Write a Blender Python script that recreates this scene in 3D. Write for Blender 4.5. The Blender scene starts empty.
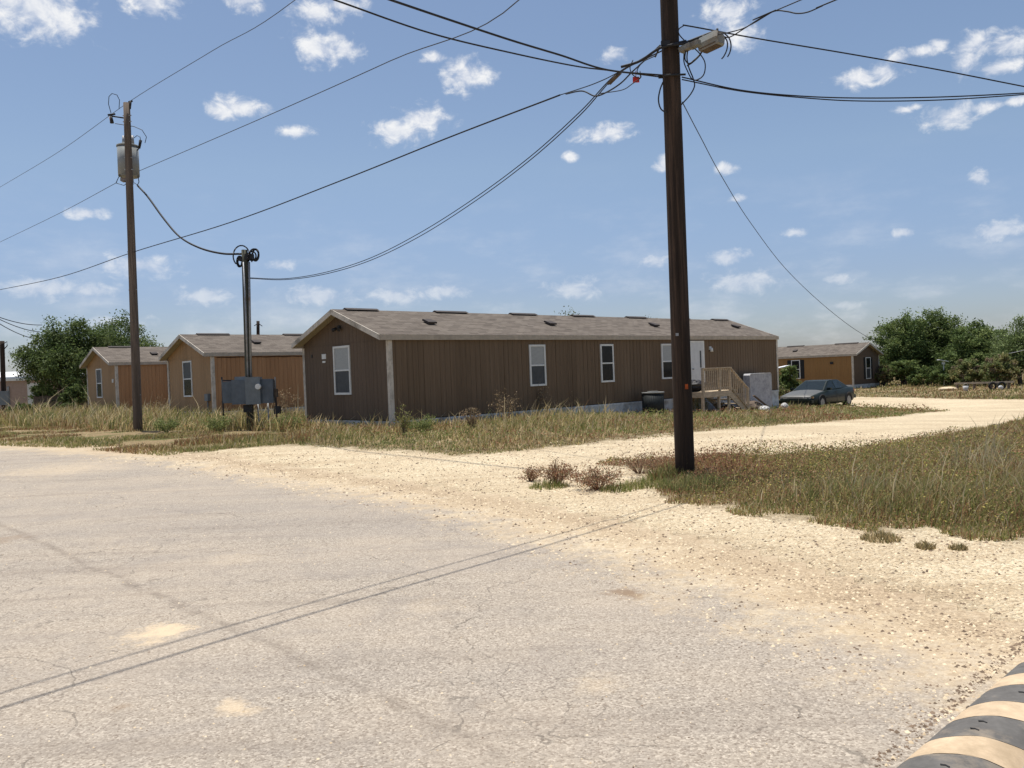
import bpy, math, random
import numpy as np
from math import sin, cos, radians, pi, atan2, asin
random.seed(7); RNG = np.random.default_rng(11)
SC = bpy.context.scene; COL = SC.collection

# ------------------------------------------------------------------ camera
FPX = 828.0; PITCH = radians(.71); ROLL = radians(2.24)
X_ = np.array([1, 0, 0.]); F_ = np.array([0, cos(PITCH), -sin(PITCH)]); Z_ = np.array([0, sin(PITCH), cos(PITCH)])
R_ = cos(ROLL)*X_ - sin(ROLL)*Z_; U_ = sin(ROLL)*X_ + cos(ROLL)*Z_
CAM = np.array([0, 0, 1.6])
def ray(px, py):
    d = F_ + (px-512)/FPX*R_ + (384-py)/FPX*U_
    return d/d[1]
def at(px, py, y): return CAM + ray(px, py)*y
def hgt(x, y):
    x = np.asarray(x, float); y = np.asarray(y, float)
    k = np.clip((.7*(x+y)-12)/30, 0, 1); k = k*k*(3-2*k)
    q = np.clip((y-14)/8, 0, 1); q = q*q*(3-2*q)
    m = .02*np.sin(x*.9+1.3*np.sin(y*.5))*np.cos(y*.7+x*.2)
    return .15*q - .85*k + m
def gnd(px, py):
    d = ray(px, py); y = 1.0
    while y < 300:
        P = CAM + d*y
        if P[2] <= float(hgt(P[0], P[1])): return P
        y += .02
    return P
TH = radians(43)
D1 = np.array([cos(TH), sin(TH), 0]); D2 = np.array([-sin(TH), cos(TH), 0])

# ------------------------------------------------------------------ numpy noise
_G = np.random.default_rng(3).random((256, 256))
def vnoise(x, y):
    x = np.asarray(x, float); y = np.asarray(y, float)
    xi = np.floor(x).astype(int); yi = np.floor(y).astype(int); fx = x-xi; fy = y-yi
    fx = fx*fx*(3-2*fx); fy = fy*fy*(3-2*fy)
    a = _G[xi % 256, yi % 256]; b = _G[(xi+1) % 256, yi % 256]; c = _G[xi % 256, (yi+1) % 256]; d = _G[(xi+1) % 256, (yi+1) % 256]
    return a*(1-fx)*(1-fy)+b*fx*(1-fy)+c*(1-fx)*fy+d*fx*fy
def fbm(x, y): return (vnoise(x, y)+.5*vnoise(x*2.1+7, y*2.1+3)+.25*vnoise(x*4.3+1, y*4.3+9))/1.75

# ------------------------------------------------------------------ materials
class NT:
    def __init__(s, name):
        s.m = bpy.data.materials.new(name); s.m.use_nodes = True; s.t = s.m.node_tree; s.t.nodes.clear()
        s.out = s.n('ShaderNodeOutputMaterial')
    def n(s, typ, **kw):
        nd = s.t.nodes.new(typ)
        for k, v in kw.items():
            if k.startswith('i_'):
                key = k[2:]; key = int(key) if key.isdigit() else key.replace('_', ' ')
                nd.inputs[key].default_value = v
            else: setattr(nd, k, v)
        return nd
    def l(s, a, b): s.t.links.new(a, b)
def rgba(c): return (c[0], c[1], c[2], 1)
def ramp(nt, fac, stops):
    r = nt.n('ShaderNodeValToRGB'); cr = r.color_ramp
    while len(cr.elements) < len(stops): cr.elements.new(.5)
    for e, (p, c) in zip(cr.elements, stops): e.position = p; e.color = rgba(c)
    nt.l(fac, r.inputs[0]); return r.outputs[0]
def mixc(nt, fac, a, b, blend='MIX'):
    m = nt.n('ShaderNodeMix', data_type='RGBA', blend_type=blend)
    if isinstance(fac, (int, float)): m.inputs[0].default_value = fac
    else: nt.l(fac, m.inputs[0])
    for s_, v in ((6, a), (7, b)):
        if isinstance(v, tuple): m.inputs[s_].default_value = rgba(v)
        else: nt.l(v, m.inputs[s_])
    return m.outputs[2]
def math_(nt, op, a, b=None, c=None, clamp=False):
    m = nt.n('ShaderNodeMath', operation=op, use_clamp=clamp)
    for i, v in enumerate((a, b, c)):
        if v is None: continue
        if isinstance(v, (int, float)): m.inputs[i].default_value = v
        else: nt.l(v, m.inputs[i])
    return m.outputs[0]
def coords(nt, scale=(1, 1, 1), kind='Object'):
    tc = nt.n('ShaderNodeTexCoord'); mp = nt.n('ShaderNodeMapping'); mp.inputs['Scale'].default_value = scale
    nt.l(tc.outputs[kind], mp.inputs[0]); return mp.outputs[0]
def worldpos(nt): return nt.n('ShaderNodeNewGeometry').outputs['Position']
def noise(nt, vec, scale, detail=4, rough=.55, dist=0):
    n = nt.n('ShaderNodeTexNoise', i_Scale=scale, i_Detail=detail, i_Roughness=rough, i_Distortion=dist); nt.l(vec, n.inputs['Vector']); return n.outputs[0]
def bsdf(nt, col, rough=.8, metal=0., bump=None, bstr=.3, bdist=.01, spec=.3):
    b = nt.n('ShaderNodeBsdfPrincipled', i_Roughness=rough, i_Metallic=metal); b.inputs['Specular IOR Level'].default_value = spec
    if isinstance(col, tuple): b.inputs['Base Color'].default_value = rgba(col)
    else: nt.l(col, b.inputs['Base Color'])
    if bump is not None:
        bp = nt.n('ShaderNodeBump', i_Strength=bstr, i_Distance=bdist); nt.l(bump, bp.inputs['Height']); nt.l(bp.outputs[0], b.inputs['Normal'])
    nt.l(b.outputs[0], nt.out.inputs[0]); return b
def simple(name, c, rough=.6, metal=0., var=.25, scale=6, spec=.3, stretch=(1, 1, 1), dirt=None):
    nt = NT(name); v = coords(nt, stretch); n = noise(nt, v, scale, 5, .6)
    lo = tuple(max(0, x*(1-var)) for x in c); hi = tuple(min(1, x*(1+var)) for x in c)
    col = ramp(nt, n, [(.3, lo), (.7, hi)])
    if dirt:
        n2 = noise(nt, v, scale*.35, 6, .7); f = ramp(nt, n2, [(.5, (0, 0, 0)), (.68, (1, 1, 1))]); col = mixc(nt, f, col, dirt)
    bsdf(nt, col, rough, metal, n, .15, .004, spec); return nt.m
def gravel_color(nt, pos):
    """pale caliche gravel"""
    mp = nt.n('ShaderNodeMapping'); mp.inputs['Scale'].default_value = (1, 1, 1); nt.l(pos, mp.inputs[0]); p = mp.outputs[0]
    vo = nt.n('ShaderNodeTexVoronoi', i_Scale=38., feature='F1'); nt.l(p, vo.inputs['Vector'])
    sep = nt.n('ShaderNodeSeparateColor'); nt.l(vo.outputs['Color'], sep.inputs[0])
    c = ramp(nt, sep.outputs[0], [(0, (.50, .39, .26)), (.2, (.68, .55, .36)), (.6, (.80, .67, .46)), (1, (.88, .77, .56))])
    n1 = noise(nt, p, .55, 5, .6); f1 = ramp(nt, n1, [(.42, (0, 0, 0)), (.66, (1, 1, 1))])
    c = mixc(nt, math_(nt, 'MULTIPLY', f1, .45), c, (.52, .39, .25))
    rt_m = nt.n('ShaderNodeMapping'); rt_m.inputs['Rotation'].default_value = (0, 0, radians(42)); rt_m.inputs['Scale'].default_value = (.10, 1, 1); nt.l(pos, rt_m.inputs[0])
    c = mixc(nt, math_(nt, 'MULTIPLY', ramp(nt, noise(nt, rt_m.outputs[0], 1.5, 6, .65), [(.47, (0, 0, 0)), (.6, (1, 1, 1))]), .4), c, (.50, .375, .235))
    n2 = noise(nt, p, 14, 4, .7); c = mixc(nt, math_(nt, 'MULTIPLY', ramp(nt, n2, [(.57, (0, 0, 0)), (.70, (1, 1, 1))]), .6), c, (.30, .215, .13))
    n5 = noise(nt, p, 55, 3, .75); c = mixc(nt, math_(nt, 'MULTIPLY', ramp(nt, n5, [(.57, (0, 0, 0)), (.66, (1, 1, 1))]), .5), c, (.36, .27, .17))
    hgt_ = math_(nt, 'ADD', math_(nt, 'ADD', math_(nt, 'MULTIPLY', vo.outputs['Distance'], -1.4), n2), n5)
    return c, hgt_
def attr(nt, name):
    a = nt.n('ShaderNodeAttribute'); a.attribute_name = name; return a
def grit_color(nt, pos): return ramp(nt, noise(nt, pos, 48, 4, .75), [(.36, (.11, .075, .045)), (.5, (.34, .25, .16)), (.62, (.56, .44, .29))])
def grit_band(nt, pos, er):
    v = math_(nt, 'ADD', math_(nt, 'MULTIPLY', math_(nt, 'ABSOLUTE', math_(nt, 'ADD', er, .75)), -1.5), math_(nt, 'MULTIPLY', noise(nt, pos, 1.3, 7, .75), 3.2))
    return math_(nt, 'MULTIPLY', math_(nt, 'ADD', v, -.75, clamp=True), .8)
# bare gravel
nt = NT('gravel'); pos = worldpos(nt); c, h = gravel_color(nt, pos)
# towards grass: dirt and dead grass litter; towards road: brownish compacted grit
a = attr(nt, 'edge_grass').outputs['Fac']; nz = noise(nt, pos, 2.2, 6, .7)
f = math_(nt, 'ADD', math_(nt, 'MULTIPLY', a, -1.3), math_(nt, 'MULTIPLY', math_(nt, 'SUBTRACT', nz, .5), 2.6)); f = math_(nt, 'ADD', f, .25, clamp=True)
litter = ramp(nt, noise(nt, pos, 18, 4, .7), [(.35, (.10, .075, .035)), (.6, (.25, .19, .10)), (.8, (.38, .30, .17))])
c = mixc(nt, f, c, litter)
a2 = attr(nt, 'edge_road').outputs['Fac']
f2 = grit_band(nt, pos, a2)
c = mixc(nt, f2, c, grit_color(nt, pos))
bsdf(nt, c, .95, 0, h, .9, .025, .1); M_GRAVEL = nt.m
# dirt
nt = NT('dirt'); pos = worldpos(nt); g, h = gravel_color(nt, pos)
n1 = noise(nt, pos, .8, 6, .65); n2 = noise(nt, pos, 16, 4, .7)
d = ramp(nt, n2, [(.3, (.11, .08, .04)), (.5, (.24, .175, .095)), (.75, (.38, .29, .17))])
gr = ramp(nt, n2, [(.35, (.05, .065, .02)), (.65, (.14, .14, .05))])
d = mixc(nt, ramp(nt, n1, [(.5, (0, 0, 0)), (.62, (1, 1, 1))]), d, gr)
d = mixc(nt, ramp(nt, noise(nt, pos, .35, 5, .7), [(.6, (0, 0, 0)), (.72, (.6, .6, .6))]), d, g)
bsdf(nt, d, .95, 0, n2, .5, .03, .1); M_DIRT = nt.m
# road
nt = NT('asphalt'); pos = worldpos(nt)
vo = nt.n('ShaderNodeTexVoronoi', i_Scale=95., feature='F1'); nt.l(pos, vo.inputs['Vector'])
sep = nt.n('ShaderNodeSeparateColor'); nt.l(vo.outputs['Color'], sep.inputs[0])
c = ramp(nt, sep.outputs[0], [(0, (.20, .16, .125)), (.25, (.315, .27, .218)), (.7, (.375, .325, .262)), (1, (.52, .455, .37))])
fine = noise(nt, pos, 45, 3, .7)
c = mixc(nt, math_(nt, 'MULTIPLY', ramp(nt, fine, [(.55, (0, 0, 0)), (.66, (1, 1, 1))]), .6), c, (.15, .12, .095))
# big tonal patches of dust and worn tar
c = mixc(nt, math_(nt, 'MULTIPLY', ramp(nt, noise(nt, pos, .5, 5, .6), [(.4, (0, 0, 0)), (.65, (1, 1, 1))]), .35), c, (.47, .385, .29))
c = mixc(nt, math_(nt, 'MULTIPLY', ramp(nt, noise(nt, pos, 1.7, 6, .7, .6), [(.52, (0, 0, 0)), (.66, (1, 1, 1))]), .28), c, (.23, .205, .185))
# tyre-polished band along the road
rot = nt.n('ShaderNodeMapping'); rot.inputs['Rotation'].default_value = (0, 0, radians(42)); rot.inputs['Scale'].default_value = (.08, 1, 1); nt.l(pos, rot.inputs[0])
c = mixc(nt, math_(nt, 'MULTIPLY', ramp(nt, noise(nt, rot.outputs[0], .9, 4, .6), [(.45, (0, 0, 0)), (.62, (1, 1, 1))]), .25), c, (.25, .225, .205))
c = mixc(nt, math_(nt, 'MULTIPLY', ramp(nt, noise(nt, rot.outputs[0], 2.6, 6, .7), [(.52, (0, 0, 0)), (.64, (1, 1, 1))]), .28), c, (.20, .165, .135))
c = mixc(nt, math_(nt, 'MULTIPLY', ramp(nt, noise(nt, pos, 4.5, 5, .7), [(.6, (0, 0, 0)), (.7, (1, 1, 1))]), .22), c, (.19, .155, .125))
# alligator cracks, only in patches
wv = nt.n('ShaderNodeVectorMath', operation='ADD'); nz = nt.n('ShaderNodeTexNoise', i_Scale=1.3, i_Detail=5.); nt.l(pos, nz.inputs['Vector'])
sc = nt.n('ShaderNodeVectorMath', operation='SCALE'); sc.inputs['Scale'].default_value = .9; nt.l(nz.outputs['Color'], sc.inputs[0]); nt.l(pos, wv.inputs[0]); nt.l(sc.outputs[0], wv.inputs[1])
cr = nt.n('ShaderNodeTexVoronoi', i_Scale=3.6, feature='DISTANCE_TO_EDGE'); nt.l(wv.outputs[0], cr.inputs['Vector'])
line = math_(nt, 'LESS_THAN', cr.outputs['Distance'], .014)
cr2 = nt.n('ShaderNodeTexVoronoi', i_Scale=.45, feature='DISTANCE_TO_EDGE'); nt.l(wv.outputs[0], cr2.inputs['Vector'])
line2 = math_(nt, 'LESS_THAN', cr2.outputs['Distance'], .0032)
pm = ramp(nt, noise(nt, pos, .42, 4, .6), [(.44, (0, 0, 0)), (.56, (1, 1, 1))])
brk = ramp(nt, noise(nt, pos, 7, 3, .6), [(.4, (0, 0, 0)), (.55, (1, 1, 1))])
cm = math_(nt, 'MAXIMUM', math_(nt, 'MULTIPLY', math_(nt, 'MULTIPLY', line, pm), .45), math_(nt, 'MULTIPLY', line2, .5))
cm = math_(nt, 'MULTIPLY', cm, brk)
c = mixc(nt, cm, c, (.10, .085, .07))
# longitudinal seam
sx = nt.n('ShaderNodeSeparateXYZ'); nt.l(pos, sx.inputs[0])
seamd = math_(nt, 'ADD', math_(nt, 'ADD', math_(nt, 'MULTIPLY', sx.outputs[0], .73), math_(nt, 'MULTIPLY', sx.outputs[1], .684)), -2.29)
seamd = math_(nt, 'ADD', seamd, math_(nt, 'MULTIPLY', math_(nt, 'SUBTRACT', noise(nt, pos, 1.1, 6, .72), .5), .30))
sm = math_(nt, 'MULTIPLY', math_(nt, 'SUBTRACT', 1.0, math_(nt, 'MULTIPLY', math_(nt, 'ABSOLUTE', seamd), 14.), clamp=True), math_(nt, 'ADD', math_(nt, 'MULTIPLY', brk, .7), .3))
c = mixc(nt, math_(nt, 'MULTIPLY', sm, .45), c, (.15, .12, .095))
# spilled pale sand patches
SAND = [(155, 636, .20, .95), (165, 631, .14, .8), (232, 712, .10, .7), (250, 714, .07, .5), (600, 688, .14, .3), (628, 596, .14, -1), (120, 712, .06, -.6), (240, 560, .3, .15), (430, 610, .25, .15), (0, 541, .3, -.5), (60, 470, 1.2, .35)]
for (spx, spy, r0, st) in SAND:
    sx0, sy0 = gnd(spx, spy)[:2]
    dv = nt.n('ShaderNodeVectorMath', operation='DISTANCE'); dv.inputs[1].default_value = (sx0, sy0, 0); nt.l(pos, dv.inputs[0])
    ff = math_(nt, 'SUBTRACT', 1.35, math_(nt, 'DIVIDE', dv.outputs['Value'], r0))
    ff = math_(nt, 'ADD', ff, math_(nt, 'MULTIPLY', math_(nt, 'SUBTRACT', noise(nt, pos, 7, 7, .78), .53), 4.5), clamp=True)
    c = mixc(nt, math_(nt, 'MULTIPLY', ff, abs(st)), c, (.60, .475, .32) if st > 0 else (.25, .18, .12))
# broken edge: loose grit over the asphalt
g, gh = gravel_color(nt, pos)
g = mixc(nt, .45, g, (.27, .2, .135))
er = attr(nt, 'edge_road').outputs['Fac']
ef = math_(nt, 'ADD', math_(nt, 'SUBTRACT', .62, math_(nt, 'MULTIPLY', er, 1.15)), math_(nt, 'MULTIPLY', math_(nt, 'SUBTRACT', noise(nt, pos, 2.6, 7, .75), .5), 3.6), clamp=True)
c = mixc(nt, ef, c, g)
c = mixc(nt, grit_band(nt, pos, er), c, grit_color(nt, pos))
bh = math_(nt, 'ADD', math_(nt, 'ADD', math_(nt, 'MULTIPLY', vo.outputs['Distance'], -.5), math_(nt, 'MULTIPLY', fine, .6)), math_(nt, 'MULTIPLY', cm, -1.2))
bsdf(nt, c, .9, 0, bh, .5, .012, .2); M_ROAD = nt.m

def wood_siding(name, c, streak):
    nt = NT(name); v = coords(nt, (1, 1, 1)); sx = nt.n('ShaderNodeSeparateXYZ'); nt.l(v, sx.inputs[0])
    u = math_(nt, 'ADD', sx.outputs[0], sx.outputs[1])
    cx = nt.n('ShaderNodeCombineXYZ'); nt.l(math_(nt, 'MULTIPLY', u, 9.), cx.inputs[0]); nt.l(math_(nt, 'MULTIPLY', sx.outputs[2], .35), cx.inputs[2])
    n1 = noise(nt, cx.outputs[0], 1.3, 6, .65)
    wn = nt.n('ShaderNodeTexWhiteNoise', noise_dimensions='1D'); nt.l(math_(nt, 'FLOOR', math_(nt, 'DIVIDE', u, .609)), wn.inputs['W'])
    t = math_(nt, 'ADD', math_(nt, 'MULTIPLY', n1, .85), math_(nt, 'MULTIPLY', wn.outputs[0], .16))
    col = ramp(nt, t, [(.2, tuple(x*.75 for x in c)), (.45, c), (.8, streak)])
    low = math_(nt, 'MULTIPLY', math_(nt, 'SUBTRACT', 1.25, sx.outputs[2], clamp=True), noise(nt, v, 3, 5, .7))
    col = mixc(nt, math_(nt, 'MULTIPLY', low, .5), col, tuple(x*.55 for x in c))
    bsdf(nt, col, .8, 0, n1, .2, .004, .2); return nt.m
M_SIDE_DARK = wood_siding('brown_siding', (.160, .110, .068), (.215, .15, .096))
M_SIDE_DARK2 = wood_siding('dark_brown_siding', (.140, .100, .070), (.175, .128, .09))
M_SIDE_TAN = wood_siding('tan_siding', (.40, .215, .105), (.50, .285, .145))
M_SIDE_TAN_END = wood_siding('tan_end_siding', (.37, .235, .125), (.46, .30, .17))
M_SIDE_GOLD = wood_siding('golden_siding', (.31, .17, .065), (.36, .21, .09))
def shingle(name, k):
    nt = NT(name); v = coords(nt); br = nt.n('ShaderNodeTexBrick', i_Scale=1., offset=.5)
    br.inputs['Color1'].default_value = rgba((.165*k, .135*k, .11*k)); br.inputs['Color2'].default_value = rgba((.335*k, .285*k, .235*k)); br.inputs['Mortar'].default_value = rgba((.12*k, .095*k, .08*k))
    br.inputs['Mortar Size'].default_value = .008; br.inputs['Brick Width'].default_value = .33; br.inputs['Row Height'].default_value = .14; br.inputs['Bias'].default_value = 0.
    nt.l(v, br.inputs['Vector'])
    mp = nt.n('ShaderNodeMapping'); mp.inputs['Scale'].default_value = (.8, 5, 5); nt.l(v, mp.inputs[0]); n = noise(nt, mp.outputs[0], 1.4, 6, .7)
    col = mixc(nt, ramp(nt, n, [(.4, (0, 0, 0)), (.7, (.75, .75, .75))]), br.outputs[0], (.33*k, .275*k, .225*k))
    bsdf(nt, col, .9, 0, br.outputs['Fac'], .4, -.006, .2); return nt.m
M_SHINGLE = shingle('roof_shingles', .52)
M_TRIM = simple('weathered_white_trim', (.60, .54, .45), .7, var=.15, dirt=(.3, .26, .2))
M_TRIM_TAN = simple('tan_trim', (.45, .385, .30), .7, var=.15)
M_SOFFIT = simple('soffit', (.34, .30, .22), .8, var=.1)
M_SKIRT = simple('pale_skirting', (.60, .60, .58), .85, var=.2, scale=5, dirt=(.3, .28, .25))
M_VENT = simple('roof_vent', (.06, .05, .045), .8, var=.2)
M_FRAME = simple('window_frame', (.74, .74, .70), .5, var=.08)
M_BLIND = simple('blind_behind_glass', (.36, .37, .36), .25, var=.12, spec=.5, stretch=(1, 1, 10))
M_GLASS = simple('dark_window_glass', (.016, .017, .018), .15, var=.3, spec=.2)
M_SCREEN = simple('window_screen', (.055, .06, .065), .5, var=.2, spec=.4)
M_DOOR = simple('white_door', (.62, .63, .62), .5, var=.07)
M_SHUTTER = simple('black_shutter', (.015, .015, .016), .6)
M_LUMBER = simple('treated_lumber', (.50, .40, .28), .85, var=.25, stretch=(1, 1, 3), scale=5)
def polewood(name, c, c2):
    nt = NT(name); v = coords(nt, (9, 9, .35)); n = noise(nt, v, 2.2, 7, .7, .4); n2 = noise(nt, coords(nt, (2, 2, .12)), 2.2, 4, .6)
    col = ramp(nt, n, [(.3, tuple(x*.45 for x in c)), (.5, c), (.75, c2)]); col = mixc(nt, ramp(nt, n2, [(.45, (0, 0, 0)), (.62, (.7, .7, .7))]), col, tuple(x*.5 for x in c))
    bsdf(nt, col, .85, 0, n, .6, .01, .25); return nt.m
M_POLE = polewood('dark_creosoted_pole', (.042, .028, .020), (.125, .078, .052))
M_POLE_GREY = polewood('weathered_pole', (.165, .125, .095), (.26, .205, .16))
M_POLE_GREEN = polewood('greenish_pole', (.075, .075, .055), (.14, .135, .10))
M_CABLE = simple('black_cable', (.02, .02, .022), .6)
M_WIRE = simple('grey_wire', (.07, .07, .075), .5)
M_STEEL = simple('galvanised_steel', (.33, .34, .35), .5, .3, var=.2, dirt=(.2, .13, .08))
M_TANK = simple('transformer_grey', (.27, .285, .28), .5, 0, var=.12)
M_METER = simple('meter_box_grey', (.115, .135, .155), .5, .1, var=.15)
M_METER2 = simple('meter_box_pale', (.17, .19, .20), .5, .1, var=.15)
M_DARK = simple('dark_metal', (.025, .025, .027), .6)
M_PORCELAIN = simple('porcelain', (.45, .33, .26), .3)
M_ENCL = simple('splice_case', (.24, .25, .235), .6, var=.2, scale=9, dirt=(.20, .15, .10))
M_RUST = simple('rust', (.10, .075, .055), .9, var=.4)
M_RED = simple('red_tag', (.5, .03, .02), .5)
M_ORANGE = simple('orange_paint', (.35, .075, .02), .9, var=.5, scale=30)
M_AC = simple('condenser_body', (.022, .026, .026), .6, var=.3)
M_ACTOP = simple('condenser_top', (.2, .2, .19), .6)
M_MAT = simple('stained_mattress', (.44, .435, .44), .9, var=.18, scale=9, dirt=(.26, .25, .28))
M_BAG = simple('white_plastic', (.5, .49, .47), .4)
M_BLACKBAG = simple('black_plastic', (.02, .018, .02), .35)
M_RUBBER = simple('faded_black_rubber', (.12, .113, .104), .85, var=.22, scale=16, dirt=(.24, .20, .155))
M_YELLOW = simple('faded_yellow_rubber', (.52, .395, .26), .9, var=.2, scale=12, dirt=(.40, .30, .19))
nt = NT('car_paint'); v = coords(nt); n = noise(nt, v, 3, 5, .7); sx = nt.n('ShaderNodeSeparateXYZ'); nt.l(v, sx.inputs[0])
bsdf(nt, mixc(nt, ramp(nt, n, [(.4, (0, 0, 0)), (.7, (1, 1, 1))]), (.009, .016, .013), (.022, .029, .024)), .42, .0, spec=.22); M_CAR = nt.m
nt = NT('dusty_hood'); v = coords(nt); n = noise(nt, v, 3, 5, .7)
bsdf(nt, mixc(nt, n, (.06, .064, .06), (.13, .128, .118)), .5, .0, spec=.5); M_HOOD = nt.m
M_CARGLASS = simple('car_glass', (.012, .018, .018), .15, var=.2, spec=.28)
M_TYRE = simple('tyre', (.02, .02, .02), .9)
M_RIM = simple('rim', (.30, .30, .30), .4, .4)
M_LAMP = simple('headlight_lens', (.5, .5, .47), .2, spec=.7)
M_AMBER = simple('amber_lens', (.35, .22, .1), .3)
M_PINKWALL = simple('pale_pink_wall', (.42, .31, .25), .8, var=.1)
M_WHITEROOF = simple('white_metal_roof', (.8, .8, .8), .5, var=.05)
M_FENCE = simple('brown_boards', (.16, .12, .09), .9, var=.3)
M_STONE = None
def leafmat(name, translucency=.35):
    nt = NT(name); a = attr(nt, 'tint'); b = nt.n('ShaderNodeBsdfPrincipled', i_Roughness=.65); b.inputs['Specular IOR Level'].default_value = .2
    nt.l(a.outputs['Color'], b.inputs['Base Color']); t = nt.n('ShaderNodeBsdfTranslucent'); nt.l(a.outputs['Color'], t.inputs[0])
    m = nt.n('ShaderNodeMixShader', i_0=translucency); nt.l(b.outputs[0], m.inputs[1]); nt.l(t.outputs[0], m.inputs[2]); nt.l(m.outputs[0], nt.out.inputs[0]); return nt.m
M_LEAF = leafmat('foliage'); M_GRASS = leafmat('grass_blades', .45)
nt = NT('stones'); a = attr(nt, 'tint'); bsdf(nt, a.outputs['Color'], .9, spec=.15); M_STONE = nt.m
M_BARK = simple('bark', (.10, .075, .055), .9, var=.3, scale=12)

# ------------------------------------------------------------------ mesh helpers
class MB:
    def __init__(s): s.v = []; s.f = []; s.mi = []; s.sm = []
    def poly(s, pts, faces, mi=0, smooth=False):
        o = len(s.v); s.v += [tuple(map(float, p)) for p in pts]
        for f in faces: s.f.append(tuple(i+o for i in f)); s.mi.append(mi); s.sm.append(smooth)
    def box(s, x0, x1, y0, y1, z0, z1, mi=0):
        s.poly([(x0, y0, z0), (x1, y0, z0), (x1, y1, z0), (x0, y1, z0), (x0, y0, z1), (x1, y0, z1), (x1, y1, z1), (x0, y1, z1)],
               [(3, 2, 1, 0), (4, 5, 6, 7), (0, 1, 5, 4), (1, 2, 6, 5), (2, 3, 7, 6), (3, 0, 4, 7)], mi)
    def obox(s, c, ax, ay, az, hx, hy, hz, mi=0):
        c, ax, ay, az = map(np.array, (c, ax, ay, az)); P = []
        for k in (-1, 1):
            for i, j in ((-1, -1), (1, -1), (1, 1), (-1, 1)): P.append(c+ax*hx*i+ay*hy*j+az*hz*k)
        s.poly(P, [(3, 2, 1, 0), (4, 5, 6, 7), (0, 1, 5, 4), (1, 2, 6, 5), (2, 3, 7, 6), (3, 0, 4, 7)], mi)
    def bar(s, a, b, w, h, mi=0, up=(0, 0, 1)):
        a = np.array(a, float); b = np.array(b, float); d = b-a; L = np.linalg.norm(d); d /= L; up = np.array(up, float)
        if abs(d@up) > .95: up = np.array([0, 1, 0.])
        r = np.cross(d, up); r /= np.linalg.norm(r); u = np.cross(r, d)
        s.obox((a+b)/2, d, r, u, L/2, w/2, h/2, mi)
    def tube(s, pts, r, n=6, mi=0, cap=True):
        pts = [np.array(p, float) for p in pts]; k = len(pts); rs = r if hasattr(r, '__len__') else [r]*k
        P = []; prev = None
        for i in range(k):
            d = pts[min(i+1, k-1)]-pts[max(i-1, 0)]; d = d/(np.linalg.norm(d)+1e-9)
            ref = prev if prev is not None else (np.array([0, 0, 1.]) if abs(d[2]) < .9 else np.array([1, 0, 0.]))
            u = ref-d*(ref@d); u /= (np.linalg.norm(u)+1e-9); w = np.cross(d, u); prev = u
            for j in range(n): P.append(pts[i]+rs[i]*(cos(2*pi*j/n)*u+sin(2*pi*j/n)*w))
        F = [(i*n+j, i*n+(j+1) % n, (i+1)*n+(j+1) % n, (i+1)*n+j) for i in range(k-1) for j in range(n)]
        if cap: F += [tuple(range(n-1, -1, -1)), tuple((k-1)*n+j for j in range(n))]
        s.poly(P, F, mi, n > 5)
        if cap: s.sm[-1] = s.sm[-2] = False
    def cyl(s, c, r, h, n=20, mi=0, r2=None):
        c = np.array(c, float); s.tube([c, c+[0, 0, h]], [r, r if r2 is None else r2], n, mi)
    def build(s, name, mats, parent=None, loc=None, rz=0):
        me = bpy.data.meshes.new(name); me.from_pydata(s.v, [], s.f)
        for m in (mats if isinstance(mats, (list, tuple)) else [mats]): me.materials.append(m)
        me.polygons.foreach_set('material_index', s.mi); me.polygons.foreach_set('use_smooth', s.sm); me.update()
        o = bpy.data.objects.new(name, me); COL.objects.link(o)
        if parent: o.parent = parent
        if loc is not None: o.location = loc
        o.rotation_euler = (0, 0, rz); return o
def tag(o, label=None, cat=None, group=None, kind=None):
    for k, v in (('label', label), ('category', cat), ('group', group), ('kind', kind)):
        if v: o[k] = v
    return o
def thing(name, label, cat, loc=(0, 0, 0), rz=0, group=None):
    o = bpy.data.objects.new(name, None); COL.objects.link(o); o.location = tuple(map(float, loc)); o.rotation_euler = (0, 0, rz); return tag(o, label, cat, group)
def npmesh(name, V, loops, starts, totals, mat, tint=None, parent=None, attrs=None, smooth=False):
    me = bpy.data.meshes.new(name); V = np.ascontiguousarray(V, dtype=np.float32)
    me.vertices.add(len(V)); me.vertices.foreach_set('co', V.ravel()); me.loops.add(len(loops)); me.loops.foreach_set('vertex_index', np.asarray(loops, dtype=np.int32))
    me.polygons.add(len(starts)); me.polygons.foreach_set('loop_start', np.asarray(starts, dtype=np.int32)); me.polygons.foreach_set('loop_total', np.asarray(totals, dtype=np.int32))
    if smooth: me.polygons.foreach_set('use_smooth', [True]*len(starts))
    me.update(calc_edges=True)
    if tint is not None:
        a = me.color_attributes.new('tint', 'FLOAT_COLOR', 'POINT'); c = np.ones((len(V), 4), dtype=np.float32); c[:, :3] = tint; a.data.foreach_set('color', c.ravel())
    for k, v in (attrs or {}).items():
        a = me.attributes.new(k, 'FLOAT', 'POINT'); a.data.foreach_set('value', np.asarray(v, dtype=np.float32))
    me.materials.append(mat); o = bpy.data.objects.new(name, me); COL.objects.link(o)
    if parent: o.parent = parent
    return o
def quads(name, Q, tint, mat, parent=None):
    """Q (n,4,3) separate quads; tint (n,3)"""
    n = len(Q); V = Q.reshape(-1, 3); return npmesh(name, V, np.arange(4*n), np.arange(n)*4, np.full(n, 4), mat, np.repeat(tint, 4, 0), parent)

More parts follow.
